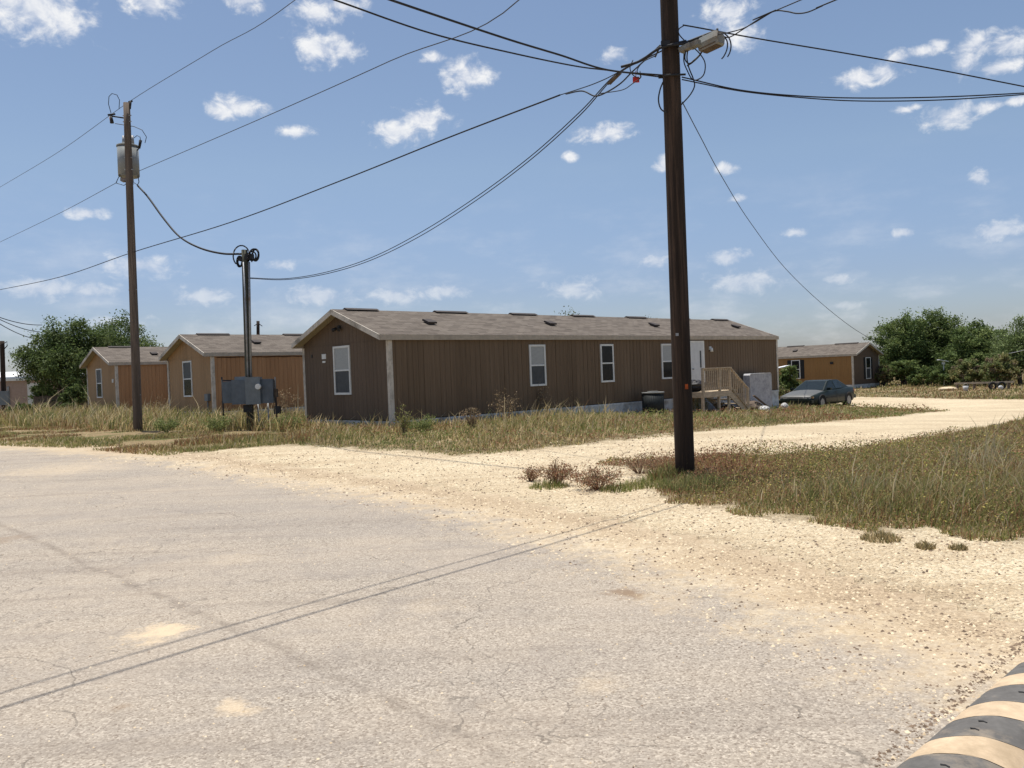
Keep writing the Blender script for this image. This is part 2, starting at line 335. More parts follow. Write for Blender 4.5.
# ------------------------------------------------------------------ ground zones
def P2(lst): return [tuple(gnd(*p)[:2]) if len(p) == 2 else (p[0], p[1]) for p in lst]
W = 'w'
gravel_main = P2([(150, 461), (180, 455), (230, 450), (280, 446), (330, 448), (400, 452), (460, 456), (520, 452), (580, 446), (640, 439), (700, 432), (780, 425.5), (854, 420), (918, 414), (955, 410), (1024, 408.5), (1110, 408),
                  (1110, 417), (1024, 422), (990, 428), (958, 434), (918, 441), (879, 447), (829, 452), (780, 455), (730, 456), (700, 457), (660, 459), (622, 460), (600, 464), (645, 474), (640, 486), (660, 496), (700, 504), (760, 515), (812, 521), (837, 528), (918, 534), (1024, 545), (1150, 562),
                  (16, 2, W), (16, -14, W), (-6, -14, W), (-3, 8, W)])
gravel_back = P2([(838, 399), (855, 397), (940, 399), (1024, 400), (1110, 401), (1110, 413), (1024, 409), (985, 410), (953, 411), (918, 409), (855, 406.5), (838, 405)])
road_poly = [(-60, 58.5), (-45, 47), (-14.3, 22.4), (-6.84, 16.9), (-.8, 9.9), (.85, 6.96), (1.75, 5.1), (2.2, 4.0), (2.5, 2.5), (2.9, -14), (-11, -14), (-13, 3), (-24, 14), (-45, 32), (-60, 45)]
def sdf(poly, x, y):
    d2 = np.full(x.shape, 1e9); inside = np.zeros(x.shape, bool); n = len(poly)
    for i in range(n):
        ax, ay = poly[i][:2]; bx, by = poly[(i+1) % n][:2]; ex, ey = bx-ax, by-ay; L = ex*ex+ey*ey+1e-9
        t = np.clip(((x-ax)*ex+(y-ay)*ey)/L, 0, 1); d2 = np.minimum(d2, (x-ax-t*ex)**2+(y-ay-t*ey)**2)
        c = ((ay > y) != (by > y)) & (x < (bx-ax)*(y-ay)/(by-ay+1e-12)+ax); inside ^= c
    return np.where(inside, 1, -1)*np.sqrt(d2)
def sd_gravel(x, y): return np.maximum(sdf(gravel_main, x, y), sdf(gravel_back, x, y))
def sd_road(x, y): return sdf(road_poly, x, y)
# polar lattice shared by ground, gravel and road
NA = 620; rr = [0.0001]
r = .5
while r < 900: rr.append(r); r *= 1.028
rr = np.array(rr); NR = len(rr)
th = np.arange(NA)/NA*2*pi
RR, TT = np.meshgrid(rr, th, indexing='ij'); GX = (RR*np.sin(TT)).ravel(); GY = (RR*np.cos(TT)).ravel()
GZ = hgt(GX, GY)*np.clip((900-RR.ravel())/300, 0, 1)+np.where(RR.ravel() > 110, 0, 0)
SG = sd_gravel(GX, GY); SR = sd_road(GX, GY)
ii, jj = np.meshgrid(np.arange(NR-1), np.arange(NA), indexing='ij'); j2 = (jj+1) % NA
FQ = np.stack([ii*NA+jj, (ii+1)*NA+jj, (ii+1)*NA+j2, ii*NA+j2], -1).reshape(-1, 4)[:, ::-1]
def sheet(name, mask, dz, mat):
    fm = mask[FQ].any(1); F = FQ[fm]; used = np.unique(F); idx = np.full(len(GX), -1); idx[used] = np.arange(len(used))
    V = np.stack([GX[used], GY[used], GZ[used]+dz], 1); F = idx[F]
    o = npmesh(name, V, F.ravel(), np.arange(len(F))*4, np.full(len(F), 4), mat, attrs={'edge_grass': SG[used], 'edge_road': SR[used]}, smooth=True)
    return tag(o, kind='structure')
sheet('ground', np.ones(len(GX), bool), 0, M_DIRT)
sheet('driveway', (SG > -.6), .006, M_GRAVEL)
sheet('road', (SR > -.9), .014, M_ROAD)

# ------------------------------------------------------------------ stones
def stones(n, name, label, cat):
    pts = []; sz = []
    k = n*5; y = RNG.uniform(2.6, 19, k)**1.0; y = 2.4+16*RNG.random(k)**1.5; x = RNG.uniform(-.75, .75, k)*(y+1)
    g_ = sd_gravel(x, y); r_ = sd_road(x, y)
    p = np.where(r_ > .7, .05, np.where(r_ > -.1, .35, np.where(g_ > 0, .8, .12)))
    ok = RNG.random(k) < p; x = x[ok][:n]; y = y[ok][:n]; r_ = r_[ok][:n]; n = len(x)
    xb = RNG.normal(0, .05, 1500); tb_ = RNG.uniform(-1.2, 3.2, 1500); x = np.concatenate([x, 1.58+.731*tb_-.05-.682*abs(xb)]); y = np.concatenate([y, 3.30+.682*tb_+.03+.731*abs(xb)]); r_ = np.concatenate([r_, np.full(1500, .1)]); n = len(x)
    s = .003+.013*RNG.random(n)**3.6; s = np.where(r_ > .5, s*.55, s); s = s*(.7+.06*y)
    octa = np.array([(1, 0, 0), (0, 1, 0), (-1, 0, 0), (0, -1, 0), (0, 0, .7), (.5, .5, .55), (-.5, .4, .5)])[:5]
    a = RNG.random(n)*2*pi; base = octa[None]*(s[:, None, None])*RNG.uniform(.6, 1.3, (n, 5, 3))
    c, s_ = np.cos(a)[:, None], np.sin(a)[:, None]
    V = np.stack([base[..., 0]*c-base[..., 1]*s_+x[:, None], base[..., 0]*s_+base[..., 1]*c+y[:, None], base[..., 2]+(hgt(x, y)+np.where(r_ > -.9, .014, .006))[:, None]], -1).reshape(-1, 3)
    F = (np.arange(n)[:, None, None]*5+np.array([(0, 1, 4), (1, 2, 4), (2, 3, 4), (3, 0, 4)])[None]).reshape(-1)
    t = RNG.random((n, 1)); col = np.array([(.44, .34, .22)])*(1-t)+np.array([(.72, .60, .42)])*t
    dk = RNG.random(n) < .3; dk[-1100:] = True; col[dk] = np.array([.14, .10, .07])*RNG.uniform(.7, 1.6, (dk.sum(), 1))
    m = n*4; o = npmesh(name, V, F, np.arange(m)*3, np.full(m, 3), M_STONE, np.repeat(col, 5, 0)); tag(o, label, cat, kind='stuff')
stones(52000, 'gravel_stones', 'loose pale gravel stones scattered over the lot and road edge', 'gravel')

# ------------------------------------------------------------------ grass
def blades(x, y, h, w, col, lean=.45, wind=(.25, -.1)):
    n = len(x); z = hgt(x, y)+.004; a = RNG.random(n)*2*pi; dx, dy = np.cos(a), np.sin(a)
    la = RNG.random(n)*2*pi; lm = lean*h*RNG.random(n); lx = np.cos(la)*lm+wind[0]*h*RNG.random(n); ly = np.sin(la)*lm+wind[1]*h*RNG.random(n)
    V = np.zeros((n, 5, 3))
    for k, (t, ww, hz) in enumerate(((0, 1, 0), (0, -1, 0), (.35, -.75, .58), (.35, .75, .58), (1, 0, .95))):
        V[:, k, 0] = x+dx*w*ww*.5+lx*t; V[:, k, 1] = y+dy*w*ww*.5+ly*t; V[:, k, 2] = z+h*hz
    base = np.arange(n)*5; L = np.stack([base, base+1, base+2, base+3, base+3, base+2, base+4], 1).ravel()
    st = np.stack([np.arange(n)*7, np.arange(n)*7+4], 1).ravel(); to = np.tile([4, 3], n)
    return V.reshape(-1, 3), L, st, to, np.repeat(col, 5, 0)
def palette(n, keys, w):
    keys = np.array(keys); i = RNG.choice(len(keys), n, p=np.array(w)/sum(w)); return keys[i]*RNG.uniform(.7, 1.3, (n, 1))
GREEN = [(.22, .21, .075), (.31, .28, .11), (.40, .33, .15), (.46, .355, .18), (.62, .50, .29), (.29, .16, .085)]
def field(name, label, n, ylo, yhi, xr, hmul, wd, filt, weights, hb=.3, redk=.65):
    y = ylo+(yhi-ylo)*RNG.random(n)**1.25; x = RNG.uniform(xr[0], xr[1], n)*y
    ok = filt(x, y); x, y = x[ok], y[ok]; n = len(x)
    c = fbm(x*.8, y*.8); c2 = fbm(x*.45+30, y*.45+9)
    h = hb*(.3+1.2*c)*(.45+2.3*fbm(x*.38+60, y*.38+13)**2)*RNG.uniform(.45, 1.35, n)*hmul(x, y)
    col = palette(n, GREEN, weights)
    red = (RNG.random(n) < np.clip((c2-.45)*4, 0, redk)); col[red] = np.array([.28, .165, .085])*RNG.uniform(.6, 1.4, (red.sum(), 1))
    grn = (RNG.random(n) < np.clip((.46-c2)*4, 0, .32)); col[grn] = np.array([.19, .215, .07])*RNG.uniform(.7, 1.35, (grn.sum(), 1))
    tall = RNG.random(n) < .025; h[tall] *= 1.7; col[tall] = np.array([.62, .52, .33])*RNG.uniform(.7, 1.1, (tall.sum(), 1))
    w = wd*(.6+.8*RNG.random(n))*(.4+y/14)
    V, L, st, to, T = blades(x, y, h, w, col, .85); o = npmesh(name, V, L, st, to, M_GRASS, T); return tag(o, label, 'grass', kind='stuff')
def is_grass(x, y, m=.05): return (sd_gravel(x, y)+.45*(fbm(x*2.5, y*2.5)-.5)*2 < -m) & (sd_road(x, y) < -m-.3)
def right_patch(x, y):
    return is_grass(x, y) & (x > 1.6+.0*y) & (x*1.0+y > 11) & (y < 26)
EDG = lambda x, y: np.clip(-sd_gravel(x, y)/1.1, .28, 1)
# side of the driveway: y smaller than the lower drive
_dc = np.array(P2([(520, 458), (575, 454), (620, 450), (660, 447), (700, 444), (780, 439), (854, 432), (918, 424), (955, 418), (1024, 412), (1110, 409)]))
_dc = _dc[np.argsort(_dc[:, 0])]
def below_drive(x, y): return is_grass(x, y) & (y < np.interp(x, _dc[:, 0], _dc[:, 1])) & (x > .3)
field('weedy_grass', 'weedy dry grass patch right of the dark pole, between driveway and gravel', 240000, 6.2, 34, (.06, .95), lambda x, y: EDG(x, y), .009, below_drive, (1.5, 3, 4, 3.4, 1.2, 3.4), .235)
def north(x, y): return is_grass(x, y) & ~below_drive(x, y) & ((sd_road(x, y) < -5.0-1.5*fbm(x*.6, y*.6)) | (x > -5)) & (fbm(x*1.1+5, y*1.1) > .22)
def nh(x, y): return np.clip(-sd_gravel(x, y)/2.2, .22, 1)*np.where(x > 2.5, .5, np.where(x > -6.5, .55, 1))*np.where(x < -6, 1.35, 1)
field('tall_dry_grass', 'tall tan and green grass along the mobile homes', 150000, 15, 46, (-.72, .75), nh, .012, north, (3, 3, 3, 4, 3.5, .4), .36, .12)
field('straw_tufts', 'clumps of tall leaning straw grass in front of the mobile homes', 24000, 16, 40, (-.72, .12), lambda x, y: np.clip(-sd_gravel(x, y)/1.6, .35, 1)*1.25, .011, lambda x, y: north(x, y) & (fbm(x*1.5+11, y*1.5+4) > .58), (.6, 1.5, 3, 4, 5, .1), .31, .05)
field('far_grass', 'distant grass and weeds in front of the trees', 60000, 42, 95, (-.8, .85), lambda x, y: np.ones_like(x)*.32, .016, lambda x, y: is_grass(x, y), (4, 4, 3, 3, 2, .5), .5)
def strip(x, y): return is_grass(x, y, .2) & ~north(x, y) & ~below_drive(x, y) & (x < 0) & (fbm(x*.75+50, y*.75) > .44)
field('short_roadside_grass', 'short patchy green grass on the dirt verge at left', 110000, 15, 40, (-.72, -.15), lambda x, y: np.ones_like(x)*.3, .009, strip, (6, 6, 3, 2, .5, .3), .3)
# broad leaves between the blades
def forbs(name, label, n, filt, yr, xr, hh, cols, wts, size=.014):
    y = yr[0]+(yr[1]-yr[0])*RNG.random(n)**1.2; x = RNG.uniform(xr[0], xr[1], n)*y; ok = filt(x, y); x, y = x[ok], y[ok]; n = len(x)
    z = hgt(x, y)+RNG.random(n)**.8*hh*(.3+fbm(x, y))*np.clip(-sd_gravel(x, y)/.9, .2, 1); s = size*(.5+RNG.random(n))*(.5+y/16)
    a = RNG.normal(size=(n, 3)); a /= np.linalg.norm(a, axis=1)[:, None]; b = np.cross(a, RNG.normal(size=(n, 3))); b /= np.linalg.norm(b, axis=1)[:, None]
    c = np.stack([x, y, z], 1); Q = np.stack([c-a*s[:, None], c-b*s[:, None]*.5, c+a*s[:, None], c+b*s[:, None]*.5], 1)
    c2 = fbm(x*.45+30, y*.45+9); col = palette(n, cols, wts)
    red = RNG.random(n) < np.clip((c2-.47)*4, 0, .85); col[red] = np.array([.30, .155, .085])*RNG.uniform(.6, 1.4, (red.sum(), 1))
    return tag(quads(name, Q, col, M_LEAF), label, 'weeds', kind='stuff')
forbs('leafy_weeds', 'small leafy red, green and yellow weeds low in the patch right of the pole', 330000, below_drive, (6.2, 30), (.06, .95), .33, [(.20, .21, .065), (.31, .28, .105), (.50, .42, .12), (.34, .20, .11)], (2.4, 3.4, 1.3, 4.4), .0115)
forbs('leafy_undergrowth', 'low leafy undergrowth among the grass by the mobile homes', 60000, north, (16, 40), (-.72, .6), .30, [(.17, .22, .06), (.26, .26, .09), (.38, .31, .15)], (4, 4, 2))

# tufts and weeds (things)
def tuft(name, label, px, py, n, h, rad, cols, cat='grass tuft', group=None):
    p = gnd(px, py); a = RNG.random(n)*2*pi; q = rad*np.sqrt(RNG.random(n)); x = p[0]+q*np.cos(a); y = p[1]+q*np.sin(a)
    V, L, st, to, T = blades(x, y, h*RNG.uniform(.4, 1.1, n)*(1-.5*q/rad), np.full(n, .011), palette(n, cols, [1]*len(cols)), .9, (.1, 0)); V[:, :2] -= p[:2]; V[:, 2] -= p[2]
    o = npmesh(name, V, L, st, to, M_GRASS, T); o.location = p; return tag(o, label, cat, group)
DRY = [(.36, .28, .15), (.26, .23, .11), (.5, .4, .22)]; GRN = [(.18, .21, .06), (.25, .26, .09), (.36, .31, .14)]
tuft('grass_tuft', 'olive grass tuft growing at the left foot of the near dark pole', 671, 481, 900, .36, .34, GRN+[(.2, .1, .05)])
tuft('grass_tuft', 'small dry tuft on the gravel, the biggest one in front of the weedy patch', 880, 541, 260, .12, .16, DRY)
tuft('grass_tuft', 'tiny tuft on the gravel right of the biggest gravel tuft', 925, 549, 150, .1, .08, DRY)
tuft('grass_tuft', 'tiny flat tuft on the gravel nearest the right edge of the photo', 958, 550, 170, .07, .08, DRY)
tuft('grass_tuft', 'green tuft at the foot of the tall reddish weed left of the pole', 549, 488, 300, .16, .28, GRN)
tuft('grass_tuft', 'green tuft at the foot of the widest reddish weed left of the pole', 618, 491, 260, .17, .25, GRN)
tuft('grass_tuft', 'bushy green grass clump just in front and right of the near pole', 700, 490, 1000, .30, .55, [(.17, .19, .065), (.24, .24, .09), (.34, .29, .13)])
tuft('grass_tuft', 'low grey green clump on the gravel between reddish weeds and pole', 650, 487, 420, .2, .35, GRN)
tuft('grass_tuft', 'pale tall dry grass sheaf standing at the right edge of the weedy patch', 984, 478, 130, .95, .5, [(.5, .43, .27), (.4, .34, .2)])
def weed(name, label, pos, h, rad, nst, leafc, stemc, nleaf, lsize, cat='weed', group=None):
    pos = np.array(pos, float); t = thing(name, label, cat, pos, 0, group); st = MB(); LP = []
    for i in range(nst):
        a = random.random()*2*pi; rr_ = rad*random.random()**.5; e = np.array([rr_*cos(a), rr_*sin(a), h*random.uniform(.6, 1)*(1-.35*rr_/rad)]); m = e*.5+np.array([0, 0, .08*h])
        st.tube([(0.1*e[0], .1*e[1], 0), m, e], [.006, .004, .002], 4)
        for k in range(3):
            tt = random.uniform(.4, .95); b = e*tt; q = b+np.array([random.uniform(-1, 1)*.3*rad, random.uniform(-1, 1)*.3*rad, .22*h*random.random()]); st.tube([b, q], .0025, 3); LP += [b, q]
        LP += [e, m]
    st.build('stem', simple_stem(stemc), t)
    LP = np.array(LP); idx = RNG.integers(0, len(LP), nleaf); c = LP[idx]+RNG.normal(size=(nleaf, 3))*rad*.09; c[:, 2] = np.maximum(c[:, 2], .01)
    a = RNG.normal(size=(nleaf, 3)); a /= np.linalg.norm(a, axis=1)[:, None]; b = np.cross(a, RNG.normal(size=(nleaf, 3))); b /= np.linalg.norm(b, axis=1)[:, None]; s = lsize*RNG.uniform(.5, 1.3, (nleaf, 1))
    quads('leaves', np.stack([c-a*s, c-b*s*.45, c+a*s, c+b*s*.45], 1), palette(nleaf, leafc, [1]*len(leafc)), M_LEAF, t); return t
_sc = {}
def simple_stem(c):
    if c not in _sc: _sc[c] = simple('stem_%d' % len(_sc), c, .9)
    return _sc[c]
RED = [(.36, .19, .11), (.28, .15, .09), (.44, .29, .17), (.22, .19, .09)]
weed('dry_weed', 'reddish dry weed on gravel, tallest of the three left of the pole', gnd(556, 486), .42, .34, 26, RED, (.18, .1, .06), 1500, .016, group='reddish weeds on the gravel')
weed('dry_weed', 'wide reddish dry weed on gravel, nearest the dark pole', gnd(598, 490), .36, .42, 30, RED, (.18, .1, .06), 1900, .016, group='reddish weeds on the gravel')
weed('dry_weed', 'small low reddish weed, farthest left of the three on the gravel', gnd(530, 482), .24, .27, 18, RED, (.18, .1, .06), 700, .015, group='reddish weeds on the gravel')
weed('dry_weed', 'thin brown weed stalks just left of the dark pole', gnd(640, 474), .42, .5, 22, RED, (.16, .1, .06), 500, .014)
BRN = [(.30, .21, .13), (.24, .18, .10), (.38, .29, .18)]

# ------------------------------------------------------------------ mobile homes
def window(parent, axis, u0, u1, z0, z1, base, sgn, upper=M_BLIND, lower=M_SCREEN, shutters=False):
    """axis 'x': on a wall along local x at y=base facing sgn*y; axis 'y': on a wall along local y at x=base facing sgn*x"""
    def bx(mb, a0, a1, d0, d1, c0, c1):
        d0, d1 = sorted((base+sgn*d0, base+sgn*d1))
        if axis == 'x': mb.box(a0, a1, d0, d1, c0, c1)
        else: mb.box(d0, d1, a0, a1, c0, c1)
    f = MB(); t = .065; zm = (z0+z1)/2
    bx(f, u0-t, u0, .003, .05, z0-t, z1+t); bx(f, u1, u1+t, .003, .05, z0-t, z1+t); bx(f, u0, u1, .003, .048, z1, z1+t); bx(f, u0, u1, .003, .055, z0-t, z0); bx(f, u0, u1, .003, .042, zm-.025, zm+.025)
    w = f.build('window', M_FRAME, parent)
    a = MB(); bx(a, u0, u1, .004, .03, zm+.025, z1); a.build('upper_pane', upper, w)
    a = MB(); bx(a, u0, u1, .004, .022, z0, zm-.025); a.build('lower_pane', lower, w)
    if shutters:
        for s0 in (u0-t-.36, u1+t+.02):
            a = MB(); bx(a, s0, s0+.34, .003, .03, z0-t, z1+t)
            for k in range(12): zz = z0+(z1-z0)*(k+.5)/12; bx(a, s0+.04, s0+.30, .03, .036, zz-.03, zz+.02)
            a.build('shutter', M_SHUTTER, parent)
    return w
def mobile_home(label, org, rz, L, Wd, zb, zt, msd, mend, vents, ridges, group, lowz=-1.3, trim=M_TRIM, ovr=.02):
    t = thing('mobile_home', label, 'mobile home', org, rz, group)
    ridge = zt+1.055; y_m = Wd/2; ov = .35; e_s = .07
    def slope(y): return zt+.13+(ridge-zt-.13)*(1-abs(y-y_m)/(y_m+e_s))
    # long walls with grooved boards
    for y0, s in ((0, 1), (Wd, -1)):
        m = MB(); ya, yb = sorted((y0, y0+.06*s)); m.box(0, L, ya, yb, zb, zt+.02)
        x = .02; k = 0
        while x < L-.05:
            wv = .203*(1 if k % 2 else .99); x1 = min(x+wv-random.choice((.005, .007, .010, .022)), L-.01); ya, yb = sorted((y0-.012*s, y0-.001*s)); m.box(x, x1, ya, yb, zb, zt); x += wv; k += 1
        m.build('side_wall', msd, t)
    for x0, s in ((0, 1), (L, -1)):
        m = MB(); xa, xb = sorted((x0, x0+.05*s)); yy = [0.06, y_m, Wd-.06]
        P = [(xa, .06, zb), (xa, Wd-.06, zb), (xa, Wd-.06, slope(Wd-.06)-.03), (xa, y_m, slope(y_m)-.03), (xa, .06, slope(.06)-.03)]; P += [(xb, p[1], p[2]) for p in P]
        m.poly(P, [(0, 1, 2, 3, 4), (9, 8, 7, 6, 5)]+[(i, i+5, (i+1) % 5+5, (i+1) % 5) for i in range(5)])
        y = .02; k = 0
        while y < Wd-.05:
            y1 = min(y+.195, Wd-.01); xa, xb = sorted((x0-.012*s, x0-.001*s)); m.box(xa, xb, y, y1, zb, zt-.02)
            if y > .1 and y1 < Wd-.1:
                za, zc = slope(y)-.04, slope(y1)-.04; P = [(xa, y, zt+.0), (xa, y1, zt+.0), (xa, y1, zc), (xa, y, za)]; P += [(xb, p[1], p[2]) for p in P]
                m.poly(P, [(0, 1, 2, 3), (7, 6, 5, 4), (0, 4, 5, 1), (1, 5, 6, 2), (2, 6, 7, 3), (3, 7, 4, 0)])
            y += .203
        m.build('end_wall', mend, t)
    m = MB(); m.box(.05, L-.05, .06, Wd-.06, zb-.05, zb+.05); m.build('floor_frame', M_DARK, t)
    # roof
    rf = MB(); th_ = .06
    for y0, y1 in ((-e_s, y_m), (Wd+e_s, y_m)):
        P = [(-ov, y0, zt+.13), (L+ovr, y0, zt+.13), (L+ovr, y1, ridge), (-ov, y1, ridge)]; P += [(p[0], p[1], p[2]-th_) for p in P]
        rf.poly(P, [(0, 1, 2, 3), (7, 6, 5, 4), (0, 4, 5, 1), (1, 5, 6, 2), (3, 7, 4, 0), (2, 6, 7, 3)])
    roof = rf.build('roof', M_SHINGLE, t)
    sl = (ridge-zt-.13)/(y_m+e_s); nrm = np.array([0, -sl, 1.]); nrm /= np.linalg.norm(nrm); up = np.array([0, 1, sl]); up /= np.linalg.norm(up)
    for vx, vy in vents:
        m = MB(); c = np.array([vx, vy, slope(vy)])+nrm*.07; m.obox(c, (1, 0, 0), up, nrm, .17, .17, .03); m.obox(c-nrm*.045, (1, 0, 0), up, nrm, .12, .12, .03); m.build('roof_vent', M_VENT, roof)
    for x0, x1 in ridges:
        m = MB(); m.poly([(x0, y_m-.16, ridge-.01), (x1, y_m-.16, ridge-.01), (x1, y_m, ridge+.055), (x0, y_m, ridge+.055), (x1, y_m+.16, ridge-.01), (x0, y_m+.16, ridge-.01)], [(0, 1, 2, 3), (3, 2, 4, 5), (0, 3, 5), (1, 4, 2), (0, 5, 4, 1)]); m.build('ridge_vent', M_VENT, roof)
    # fascia, rake boards, soffit
    for y0, y1 in ((-e_s-.03, -e_s-.003), (Wd+e_s+.003, Wd+e_s+.03)):
        m = MB(); m.box(-ov, L+ovr, y0, y1, zt-.03, zt+.125); m.build('fascia', M_TRIM_TAN if trim is M_TRIM else trim, t)
    for x0, x1 in ((-ov-.03, -ov-.003), (L+ovr+.003, L+ovr+.03)):
        m = MB()
        for ya, yb in ((-e_s-.03, y_m), (Wd+e_s+.03, y_m)):
            P = [(x0, ya, zt-.03), (x0, yb, ridge-.17), (x0, yb, ridge-.005), (x0, ya, zt+.125)]; P += [(x1, p[1], p[2]) for p in P]
            m.poly(P, [(0, 1, 2, 3), (7, 6, 5, 4), (0, 4, 5, 1), (1, 5, 6, 2), (2, 6, 7, 3), (3, 7, 4, 0)])
        m.build('rake_board', trim, t)
        s = MB(); xi, xo = (0, -ov) if x0 < 0 else (L, L+ovr); xi2, xo2 = sorted((xi+(-.02 if x0 < 0 else .02), xo))
        for ya, yb in ((-e_s, y_m), (Wd+e_s, y_m)):
            P = [(xi2, ya, zt+.125-th_-.02), (xo2, ya, zt+.125-th_-.02), (xo2, yb, ridge-th_-.02), (xi2, yb, ridge-th_-.02)]; P += [(p[0], p[1], p[2]-.015) for p in P]
            s.poly(P, [(0, 1, 2, 3), (7, 6, 5, 4), (0, 4, 5, 1), (1, 5, 6, 2), (2, 6, 7, 3), (3, 7, 4, 0)])
        s.build('soffit', M_SOFFIT, t)
    # corner trims
    for cx, sx_ in ((0, -1), (L, 1)):
        for cy, sy in ((0, -1), (Wd, 1)):
            m = MB(); xa, xb = sorted((cx+sx_*.032, cx-sx_*.10)); ya, yb = sorted((cy+sy*.014, cy+sy*.034)); m.box(xa, xb, ya, yb, zb-.02, zt-.035)
            xa, xb = sorted((cx+sx_*.014, cx+sx_*.032)); ya, yb = sorted((cy+sy*.013, cy-sy*.09)); m.box(xa, xb, ya, yb, zb-.02, zt-.035); m.build('corner_trim', trim, t)
    # skirting: ledge plus block courses
    m = MB()
    for (x0, x1, y0, y1) in ((-.02, L+.02, -.03, .0), (-.02, L+.02, Wd, Wd+.03)): m.box(x0, x1, y0, y1, zb-.10, zb-.024); m.box(x0+.03, x1-.03, y0+.018 if y0 < 0 else y0-.04, y1+.04 if y0 < 0 else y1-.018, lowz, zb-.10)
    for (x0, x1) in ((-.021, .0), (L, L+.021)): m.box(x0, x1, -.0, Wd, zb-.10, zb-.024); m.box(x0+.012 if x0 < 0 else x0-.04, x1+.04 if x0 < 0 else x1-.012, .0, Wd, lowz, zb-.10)
    m.build('skirting', M_SKIRT, t)
    return t
A0 = np.array([-3.5, 23.8, 0]); Wd = 4.9
ridgesA = [(.1, 1.3), (3.6, 5.0), (7.1, 8.4), (10.4, 11.7), (13.8, 15.1), (17.1, 18.3), (20.2, 21.5)]
GH = 'brown single wide mobile homes'
hA = mobile_home('long dark brown mobile home in the middle, with wooden porch on its side', A0, TH, 21.75, Wd, .386, 2.735, M_SIDE_DARK, M_SIDE_DARK2, [(2.34, 1.1), (7.9, 1.2), (14.1, 1.25), (20.3, 1.25)], ridgesA, GH)
window(hA, 'x', 5.66, 6.29, 1.22, 2.48, 0, -1); window(hA, 'x', 9.26, 9.86, 1.22, 2.48, 0, -1, M_GLASS, M_GLASS); window(hA, 'x', 12.9, 13.5, 1.22, 2.48, 0, -1, M_BLIND, M_GLASS)
window(hA, 'y', 2.10, 2.92, 1.22, 2.60, 0, -1, M_BLIND, M_SCREEN)
m = MB(); m.box(14.80, 15.68, -.05, -.014, .60, 2.60); dr = m.build('door', M_DOOR, hA)
m = MB(); m.box(15.42, 15.52, -.058, -.051, 1.55, 2.25); m.build('door_pane', M_SCREEN, dr); m = MB(); m.tube([(14.9, -.055, 1.5), (14.9, -.10, 1.5)], .03, 8); m.build('handle', M_STEEL, dr)
m = MB(); m.box(14.72, 14.80, -.055, -.013, .6, 2.66); m.box(15.68, 15.76, -.055, -.013, .6, 2.66); m.box(14.80, 15.68, -.055, -.013, 2.60, 2.66); m.build('door_frame', M_FRAME, hA)
m = MB(); m.box(16.16, 16.28, -.06, -.013, 2.28, 2.42); m.tube([(16.22, -.10, 2.36), (16.22, -.10, 2.2)], [.05, .07], 8); m.build('porch_light', M_FRAME, hA)
m = MB(); m.box(-.03, -.013, 3.46, 3.70, 2.30, 2.46); m.box(-.028, -.013, 3.5, 3.68, 2.18, 2.24); m.build('number_plaque', M_FRAME, hA)
m = MB(); m.box(-.03, -.013, 4.3, 4.36, 2.37, 2.47); m.build('wall_hook', M_DARK, hA)
m = MB(); m.box(-.05, -.013, 2.52, 2.66, 3.2, 3.3); m.tube([(-.06, 2.5, 3.22), (-.16, 2.40, 3.16)], [.04, .06], 8); m.tube([(-.06, 2.68, 3.22), (-.16, 2.78, 3.16)], [.04, .06], 8); m.build('flood_light', M_DARK, hA)
M0 = np.array([-12.6, 34.9, 0])
hM = mobile_home('tan mobile home behind the grey meter boxes, middle one of the left group', M0, TH, 21.95, Wd, .5, 2.85, M_SIDE_TAN, M_SIDE_TAN_END, [(2.6, 1.2), (8.2, 1.2), (14.2, 1.2)], [(.4, 1.9), (4.6, 6.4), (8.4, 9.9), (12, 13.4)], GH)
window(hM, 'y', 2.15, 3.0, 1.2, 2.66, 0, -1, M_SCREEN, M_GLASS)
m = MB(); m.box(-.14, -.013, .25, .6, .95, 1.25); m.tube([(-.07, .42, .95), (-.07, .42, .5)], .03, 6); m.build('electric_box', M_METER2, hM)
m = MB(); m.box(-.06, -.013, 4.72, 4.78, .6, 2.8); m.build('downspout', M_TRIM, hM)
m = MB(); pts = [(.2+.25*i, -.035, 2.77+.012*sin(i*1.9)) for i in range(26)]; m.tube(pts, .012, 4); m.build('wall_cable', M_CABLE, hM)
L0 = np.array([-20.87, 43.73, 0])
hL = mobile_home('tan mobile home beside the big tree, leftmost of the brown ones', L0, TH, 21.95, Wd, .54, 2.89, M_SIDE_TAN, M_SIDE_TAN_END, [(2.4, 1.15), (8, 1.2)], [(.4, 1.8), (4.6, 6.2), (8.4, 9.9)], GH)
window(hL, 'y', 2.35, 3.15, 1.22, 2.70, 0, -1, M_SCREEN, M_GLASS)
m = MB(); m.box(-.07, -.013, .35, .5, 1.95, 2.15); m.build('wall_lamp', M_FRAME, hL)
Rc = np.array([27.66, 67.08, 0]); LR = 17.0; RO = Rc + D2*LR
hR = mobile_home('golden brown mobile home with black shutters beyond the parked car', RO, TH-pi/2, LR, Wd, -.354, 1.996, M_SIDE_GOLD, M_SIDE_DARK2, [(LR-5.6, 1.2)], [(LR-2.6, LR-.6), (LR-7, LR-5.4)], GH, lowz=-1.9, ovr=.35)
AX = np.array([cos(TH-pi/2), sin(TH-pi/2), 0]); AY = D1
def onside(px, py):
    d = ray(px, py); k = ((RO-CAM)@AY)/(d@AY); P = CAM+d*k-RO; return float(P@AX), float(P[2])
def onend(px, py):
    d = ray(px, py); k = ((Rc-CAM)@AX)/(d@AX); P = CAM+d*k-Rc; return float(P@AY), float(P[2])
a, b = onside(792, 361), onside(800, 378); window(hR, 'x', a[0], max(b[0], a[0]+.6), b[1], 1.75, 0, -1, M_GLASS, M_GLASS, True)
